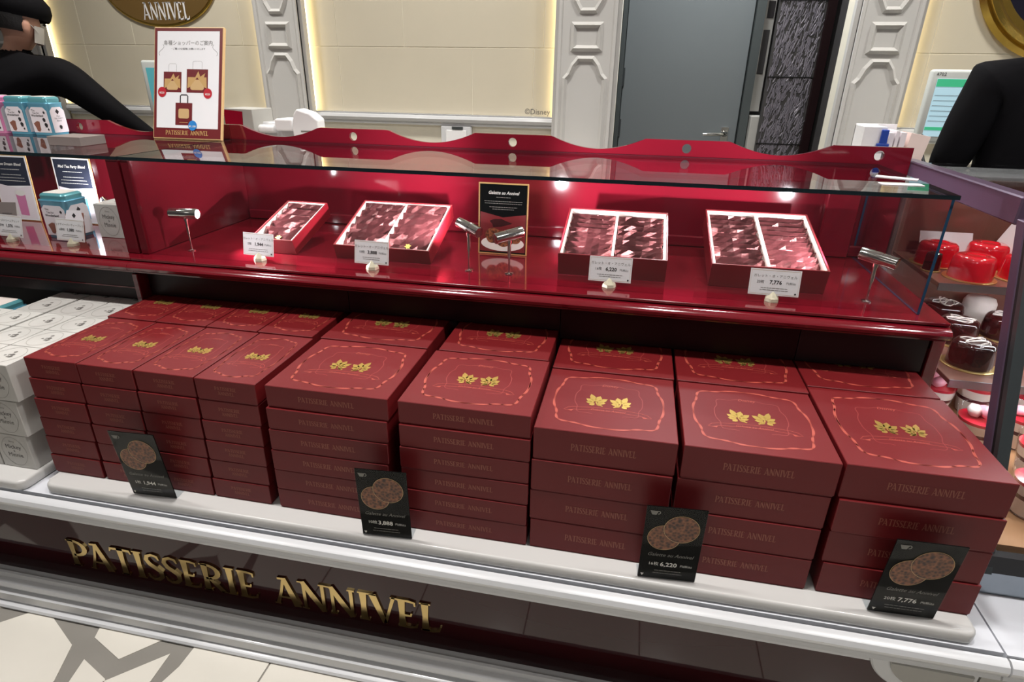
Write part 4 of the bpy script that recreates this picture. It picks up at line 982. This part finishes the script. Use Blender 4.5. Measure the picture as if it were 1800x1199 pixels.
# ---- staff
def person(name, label, joints, edges, root, cap=None, headc=None, loc=(0,0,0), skin_z=1.42, hands=()):
    me = bpy.data.meshes.new('body'); names = list(joints); vs = [joints[n][0] for n in names]
    me.from_pydata(vs, [(names.index(a), names.index(b)) for a, b in edges], [])
    ob = bpy.data.objects.new('tmp', me); COL.objects.link(ob)
    ob.modifiers.new('skin', 'SKIN'); 
    if not me.skin_vertices: me.attributes.new('skin', 'FLOAT', 'POINT')
    for i, n in enumerate(names):
        r = joints[n][1]; r = r if isinstance(r, tuple) else (r, r)
        me.skin_vertices[0].data[i].radius = r; me.skin_vertices[0].data[i].use_root = (n == root)
    sb = ob.modifiers.new('sub', 'SUBSURF'); sb.levels = 2; sb.render_levels = 2
    dg = bpy.context.evaluated_depsgraph_get(); res = bpy.data.meshes.new_from_object(ob.evaluated_get(dg)); res.name = 'body'
    bpy.data.objects.remove(ob)
    res.materials.clear(); res.materials.append(MATS['cloth_black']); res.materials.append(MATS['skin'])
    for p in res.polygons:
        p.use_smooth = True; c = p.center
        sk = c.z > skin_z and (Vector((c.x, c.y))-Vector((headc[0], headc[1]))).length < .14
        for h_ in hands:
            if (c-Vector(h_)).length < .085: sk = True
        p.material_index = 1 if sk else 0
    o = thing(name, label, 'person', loc)
    link('body', res, o)
    return o
def full_skeleton(head, neck, chest, pel, shR, elR, haR, shL, elL, haL, y0=0):
    px, py, pz = pel
    def fing(h, el):
        h = Vector(h); d_ = (h-Vector(el)).normalized(); s = d_.cross(Vector((0, 0, 1))).normalized(); out = {}
        for i, (k, L) in enumerate((('f1', .075), ('f2', .085), ('f3', .08), ('f4', .065))):
            b = h+d_*.05+s*(.027-.018*i); out[k] = (b, b+d_*L*.55+Vector((0, 0, -.008)), b+d_*L+Vector((0, 0, -.026)))
        b = h+s*.03+d_*.01; out['th'] = (b, b+s*.022+d_*.022, b+s*.03+d_*.052)
        return out
    J = {'pel': (Vector(pel), (.16, .11)), 'waist': ((Vector(pel)*.55+Vector(chest)*.45), (.19, .13)), 'chest': (Vector(chest), (.22, .14)), 'upch': (Vector(chest)*.35+Vector(neck)*.65, (.17, .10)),
         'neck': (Vector(neck), .052), 'neck2': (Vector(neck)*.5+Vector(head)*.5+Vector((0, .0, -.02)), .05), 'head': (Vector(head)+Vector((0, 0, -.03)), (.078, .088)), 'head2': (Vector(head)+Vector((0, 0, .05)), (.074, .088)), 'crown': (Vector(head)+Vector((0, 0, .10)), (.045, .05))}
    E_ = [('pel', 'waist'), ('waist', 'chest'), ('chest', 'upch'), ('upch', 'neck'), ('neck', 'neck2'), ('neck2', 'head'), ('head', 'head2'), ('head2', 'crown')]
    for s, sh, el, ha in (('R', shR, elR, haR), ('L', shL, elL, haL)):
        J['sh'+s] = (Vector(sh), .092); J['ua'+s] = (Vector(sh)*.55+Vector(el)*.45, .078); J['el'+s] = (Vector(el), .064); J['fa'+s] = (Vector(el)*.5+Vector(ha)*.5, .046); J['wr'+s] = (Vector(ha), .030)
        d_ = (Vector(ha)-Vector(el)).normalized(); J['pa'+s] = (Vector(ha)+d_*.05, (.034, .018))
        E_ += [('upch', 'sh'+s), ('sh'+s, 'ua'+s), ('ua'+s, 'el'+s), ('el'+s, 'fa'+s), ('fa'+s, 'wr'+s), ('wr'+s, 'pa'+s)]
        for k, (a, b, c) in fing(ha, el).items():
            if k == 'th': J['t1'+s] = (b, .010); J['t2'+s] = (c, .008); E_ += [('wr'+s, 't1'+s), ('t1'+s, 't2'+s)]
            else: J[k+'a'+s] = (a, .0095); J[k+'b'+s] = (b, .0088); J[k+'c'+s] = (c, .0078); E_ += [('pa'+s, k+'a'+s), (k+'a'+s, k+'b'+s), (k+'b'+s, k+'c'+s)]
        sgn = 1 if s == 'R' else -1
        J['hip'+s] = (Vector((px+sgn*.085, py, pz-.06)), .095); J['kn'+s] = (Vector((px+sgn*.10, py+.01, .48)), .062); J['an'+s] = (Vector((px+sgn*.10, py-.01, .09)), .042); J['toe'+s] = (Vector((px+sgn*.115, py+.15, .035)), (.045, .03))
        E_ += [('pel', 'hip'+s), ('hip'+s, 'kn'+s), ('kn'+s, 'an'+s), ('an'+s, 'toe'+s)]
    return J, E_
# left staff member: turned away, bending towards the register
hd = (-2.805, 2.56, 1.530)
J, E_ = full_skeleton(hd, (-2.87, 2.55, 1.405), (-2.90, 2.52, 1.24), (-2.95, 2.46, .93), (-2.655, 2.55, 1.335), (-2.47, 2.60, 1.17), (-2.29, 2.68, 1.02), (-3.10, 2.55, 1.33), (-3.12, 2.68, 1.10), (-2.98, 2.86, 1.03))
p1 = person('person', 'person in black jacket and black cap turned away, reaching towards the register', J, E_, 'pel', headc=hd, hands=((-2.25, 2.70, .98), (-2.95, 2.90, 1.01)), skin_z=1.425)
hm = Matrix.Translation(hd) @ Matrix.Rotation(R(-24), 4, 'Z') @ Matrix.Rotation(R(-10), 4, 'X')   # local +y = facing direction
capm = MB().lathe([(.100, .028), (.106, .040), (.112, .065), (.108, .095), (.085, .125), (.045, .14), (.0001, .142)], n=28, cap=False)
capm.v = [(v[0]*.98, v[1]*1.12, v[2]) for v in capm.v]
part('cap', capm.xf(hm), 'cloth_black', p1, smooth=45)
hr = MB().lathe([(.086, -.034), (.096, -.015), (.1, .03)], n=28, cap=False); hr.v = [(v[0]*.93, v[1]*1.06-.016, v[2]) for v in hr.v]; hr.f = [f for f in hr.f if sum(hr.v[i][1] for i in f)/4 < -.022]
part('hair', hr.xf(hm), 'hair', p1, smooth='all')
for s in (-1, 1):
    e = MB().lathe([(.0001, -.030), (.010, -.027), (.015, -.010), (.017, .008), (.013, .024), (.0001, .030)], n=10, cap=False); e.v = [(v[0]*.45+s*.088, v[1]-.004, v[2]-.012) for v in e.v]
    part('ear', e.xf(hm), 'skin', p1, smooth='all')
    part('mask_strap', MB().tube([(s*.086, .0, .01), (s*.080, .03, -.012), (s*.074, .045, -.03)], .0022, 6).xf(hm), 'mask', p1)
mk = MB(); n = 9
for i in range(n):
    a = R(20+140*i/(n-1)); mk.v += [(.080*math.cos(a), .090*math.sin(a), .000), (.072*math.cos(a), .086*math.sin(a), -.070)]
mk.f = [(2*i, 2*i+1, 2*i+3, 2*i+2) for i in range(n-1)]; mk.mi = [0]*(n-1)
part('face_mask', mk.xf(hm), 'mask', p1, smooth='all', fix=False)
fc = MB()
for s in (-1, 1): fc.lathe([(.0001, -.006), (.010, 0), (.0001, .006)], (s*.034, .085, .016), n=10, cap=False)
part('eyes', fc.xf(hm), 'ink', p1)
part('collar', MB().tube([Vector((-2.87, 2.55, 1.405))+Vector((.062*math.cos(a), .062*math.sin(a), .012*math.cos(a)-.005)) for a in [2*math.pi*k/16 for k in range(17)]], .012, 8), 'cloth_black', p1, smooth=True)
# right staff member: at the picture edge, only shoulder and back in view
hd2 = (1.31, 2.46, 1.585)
J, E_ = full_skeleton(hd2, (1.33, 2.44, 1.44), (1.33, 2.43, 1.25), (1.33, 2.43, .93), (1.52, 2.45, 1.36), (1.56, 2.54, 1.10), (1.48, 2.72, .99), (1.125, 2.43, 1.355), (1.075, 2.46, 1.09), (1.14, 2.66, .99))
p2 = person('person', 'person in black jacket at the right picture edge, seen from behind', J, E_, 'pel', headc=hd2, hands=((1.46, 2.77, .98), (1.16, 2.71, .98)), skin_z=1.455)
hm2 = Matrix.Translation(hd2) @ Matrix.Rotation(R(-15), 4, 'Z')
h2 = MB().lathe([(.066, -.12), (.092, -.09), (.100, -.03), (.103, .04), (.092, .09), (.055, .118), (.0001, .122)], n=28, cap=False); h2.v = [(v[0]*.95, v[1]*1.08-.012, v[2]) for v in h2.v]
h2.f = [f for f in h2.f if sum(h2.v[i][1] for i in f)/4 < .03 or sum(h2.v[i][2] for i in f)/4 > .06]
part('hair', h2.xf(hm2), 'hair', p2, smooth='all')
for s in (-1, 1):
    e = MB().lathe([(.0001, -.030), (.010, -.027), (.015, -.010), (.017, .008), (.013, .024), (.0001, .030)], n=10, cap=False); e.v = [(v[0]*.45+s*.090, v[1]-.004, v[2]-.012) for v in e.v]
    part('ear', e.xf(hm2), 'skin', p2, smooth='all')
fc = MB()
for s in (-1, 1): fc.lathe([(.0001, -.006), (.010, 0), (.0001, .006)], (s*.034, .085, .016), n=10, cap=False)
part('eyes', fc.xf(hm2), 'ink', p2)
part('face_mask', MB().add([tuple(hm2.inverted() @ (p1.matrix_world @ Vector((0, 0, 0)))) for _ in range(0)], []).add([(hm2 @ Vector((.088*math.cos(R(20+140*i/8)), .104*math.sin(R(20+140*i/8)), zz))) for i in range(9) for zz in (.002, -.075)], [(2*i, 2*i+1, 2*i+3, 2*i+2) for i in range(8)]), 'mask', p2, smooth='all', fix=False)

# ================================================================== CAKE SHOWCASE ON THE RIGHT
CX = .753
fr = thing('cake_showcase', 'refrigerated glass cake showcase with dark purple metal frame at right', 'showcase')
part('top_bar', MB().box(CX, CX+.035, 1.375, 2.0, 1.096, 1.152), 'frame_purple', fr, bevel=.003)
part('top_front_bar', MB().box(CX+.035, 2.6, 1.375, 1.43, 1.096, 1.152), 'frame_purple', fr, bevel=.003)
sl = lambda z: 1.372-.353*(1.11-z)
part('slanted_post', MB().prism([(sl(1.11), 1.11), (sl(.455), .455), (sl(.455)-.030, .455), (sl(1.11)-.030, 1.11)], CX, CX+.028, 'x'), 'frame_purple', fr, bevel=.002)
part('post_gasket', MB().prism([(sl(1.11)-.030, 1.11), (sl(.455)-.030, .455), (sl(.455)-.042, .455), (sl(1.11)-.042, 1.11)], CX+.002, CX+.026, 'x'), 'gasket', fr)
part('glass_edge', MB().prism([(sl(1.11)-.042, 1.11), (sl(.455)-.042, .455), (sl(.455)-.056, .455), (sl(1.11)-.056, 1.11)], CX+.0, CX+.022, 'x'), 'alu_grey', fr)
part('front_glass', MB().prism([(sl(1.09)-.046, 1.09), (sl(.50)-.046, .50), (sl(.50)-.052, .50), (sl(1.09)-.052, 1.09)], CX+.022, 2.6, 'x'), 'glass_pane', fr)
part('side_glass', MB().prism([(1.97, 1.094), (sl(1.094)+.001, 1.094), (sl(.50)+.001, .50), (1.97, .50)], CX+.010, CX+.015, 'x'), 'glass_pane', fr)
part('rear_post', MB().box(CX, CX+.03, 1.97, 2.0, .47, 1.096), 'alu_grey', fr, bevel=.002)
part('bottom_frame', MB().box(CX, CX+.03, 1.09, 2.0, .455, .497).box(CX+.03, 2.6, 1.09, 1.11, .455, .497), 'gasket', fr)
part('steel_plinth', MB().box(CX, 2.6, 1.10, 2.0, .3925, .455), 'steel', fr)
part('deck', MB().box(CX+.03, 2.6, 1.12, 1.98, .470, .505), 'deck_tan', fr)
part('rear_wall', MB().box(CX+.03, 2.6, 1.985, 2.0, .505, 1.10), 'shelf_brown', fr)
part('top_glass', MB().box(CX+.035, 2.6, 1.43, 2.0, 1.135, 1.142), 'glass_pane', fr)
part('lamp_strip', MB().box(CX+.06, 2.55, 1.40, 1.425, 1.085, 1.095), 'led_white', fr, label='white lamp strip under the top bar')
part('price_rail', MB().box(CX+.10, 2.55, 1.455, 1.46, 1.02, 1.095), 'alu_grey', fr)
SHV = [(.885, 1.655), (.700, 1.47)]
for z, yf in SHV:
    s_ = part('glass_shelf', MB().box(CX+.035, 2.6, yf, 1.975, z-.012, z), 'shelf_brown', fr, bevel=.001)
    part('shelf_edge', MB().box(CX+.033, 2.6, yf-.004, yf, z-.018, z+.002), 'steel', s_)
    part('shelf_lamp', MB().box(CX+.06, 2.55, yf+.01, yf+.02, z-.020, z-.013), 'led_white', s_)
def cake(x, y, z, m, r, h_, label, deco=True):
    o = thing('glazed_cake', label, 'cake', (x, y, z+.0005), (0, 0, random.uniform(0, 6)), 'whole cakes in the showcase')
    part('board', MB().lathe([(r*1.22, 0), (r*1.22, .002), (r*1.15, .003)], n=28), 'gold_board', o)
    part('cake', MB().lathe([(r*1.02, .003), (r, h_*.5), (r*.96, h_*.8), (r*.9, h_*.93), (r*.78, h_*.995), (r*.4, h_*.985), (.0001, h_*.985)], n=32, cap=False), m, o, smooth='all')
    if deco:
        rg = MB(); rnd = random.Random(int(x*1000)); pts = [(r*.6*math.cos(k*.7)*math.sin(k*.31+1), r*.6*math.sin(k*.9), 0) for k in range(24)]
        rg.tube([(p[0], p[1], h_+.0005) for p in pts], .0013, 5); part('white_drizzle', rg, 'cream', o)
    else: 
        part('glaze_ring', MB().tube([(r*.45*math.cos(k*math.pi/12), r*.45*math.sin(k*math.pi/12), h_*.985) for k in range(25)], .003, 6), m, o, smooth=True)
cake(.884, 1.722, .885, 'red_cake', .050, .062, 'glossy red round cake at the front of the upper showcase shelf', False)
cake(.850, 1.850, .885, 'red_cake', .050, .062, 'glossy red round cake at the rear left of the upper showcase shelf', False)
cake(.976, 1.856, .885, 'red_cake', .050, .066, 'taller glossy red round cake in the middle of the upper showcase shelf', False)
cake(1.015, 1.745, .885, 'red_cake', .050, .062, 'glossy red round cake partly behind the showcase post', False)
cake(1.10, 1.87, .885, 'red_cake', .050, .062, 'glossy red round cake at the rear right of the upper showcase shelf', False)
cake(.812, 1.775, .885, 'choc_cake', .020, .050, 'small dark chocolate cake left of the red cakes', False)
cake(.905, 1.735, .700, 'choc_cake', .050, .066, 'chocolate cake with white drizzle at the middle of the lower showcase shelf')
cake(.872, 1.575, .700, 'choc_cake', .050, .066, 'chocolate cake with white drizzle at the front of the lower showcase shelf')
cake(.925, 1.88, .700, 'choc_cake', .055, .066, 'chocolate cake with white drizzle at the rear of the lower showcase shelf')
cake(1.05, 1.80, .700, 'choc_cake', .050, .066, 'chocolate cake with white drizzle behind the showcase post')
o = thing('cream_cake', 'pale cream crumble cake at the rear of the lower showcase shelf', 'cake', (1.04, 1.925, .7005))
part('board', MB().lathe([(.05, 0), (.05, .003)], n=24), 'gold_board', o); part('cake', MB().lathe([(.042, .003), (.042, .06), (.036, .072), (.0001, .075)], n=24, cap=False), 'cream', o, smooth='all')
def parfait(x, y, z, label, top):
    o = thing('parfait_cup', label, 'dessert', (x, y, z+.0005), (0, 0, random.uniform(0, 6)), 'layered dessert cups in the showcase'); o.scale = (1.3, 1.3, 1.3)
    part('cup', MB().lathe([(.0001, .001), (.026, .001), (.028, .004), (.040, .082), (.041, .083)], n=28, cap=False), 'cup_glass', o, smooth='all')
    for nm, m, z0, z1 in (('cream_layer', 'cream', .004, .034), ('jam_layer', 'jam', .034, .042), ('cream_layer', 'cream', .042, .060), ('berry_jelly', 'berry', .060, .066)):
        r0 = .027+.012*(z0-.004)/.078; r1 = .027+.012*(z1-.004)/.078; part(nm, MB().lathe([(r0-.0006, z0), (r1-.0006, z1)], n=28), m, o, smooth=35)
    for k in range(3):
        a = k*2.1; mb = MB().lathe([(.0001, -.010), (.010, -.008), (.0145, 0), (.010, .008), (.0001, .010)], n=14, cap=False)
        mb.xf(Matrix.Translation((.013*math.cos(a), .013*math.sin(a), .076+.004*k)) @ Matrix.Rotation(.5+k*.4, 4, 'X')); part('petal_swirl' if top else 'macaron', mb, ('pink_cream', 'cream', 'pink_cream')[k], o, smooth='all')
cups = [(.875, 1.68, 'rear left of the showcase deck'), (.985, 1.70, 'rear of the showcase deck, second from the left'), (.90, 1.50, 'middle of the showcase deck beside the post'), (.985, 1.395, 'middle of the showcase deck behind the post'),
        (1.10, 1.39, 'right of the post on the showcase deck'), (.90, 1.24, 'front left of the showcase deck'), (1.02, 1.25, 'front of the showcase deck at the picture edge'), (1.10, 1.68, 'rear of the showcase deck behind the post'), (1.02, 1.535, 'centre of the showcase deck behind the post')]
for i, (x, y, l) in enumerate(cups): parfait(x, y, .505, 'layered pink dessert cup at the %s' % l, i % 2 == 0)
o = thing('shelf_price_card', 'white price card leaning behind the red cakes', 'price card', (1.04, 1.93, .8855), (R(-12), 0, R(-20))); part('card', MB().prism([(-.03, 0), (.05, 0), (.05, .12), (.02, .12)], 0, .002, 'y'), 'paper', o); part('foot', MB().box(-.02, .04, .002, .02, 0, .002), 'acrylic', o)
o = thing('shelf_price_card', 'long pale card lying behind the red cakes', 'price card', (.90, 1.93, .8855), (R(-25), 0, 0)); part('card', MB().box(-.06, .08, 0, .002, 0, .075), 'tin_label', o); part('foot', MB().box(-.02, .04, .002, .02, 0, .002), 'acrylic', o)

for i, (x, y, l) in enumerate(((.598, 1.555, 'small white label strip on the glass top near its right corner'), (.625, 1.66, 'white folded tag on the glass top behind the label strip'))):
    o = single('glass_label', MB().box(-.045, .045, -.014, .014, 0, .0012), 'paper', l, 'label', loc=(x, y, GT+.0004), rot=(0, 0, R(4-30*i)))
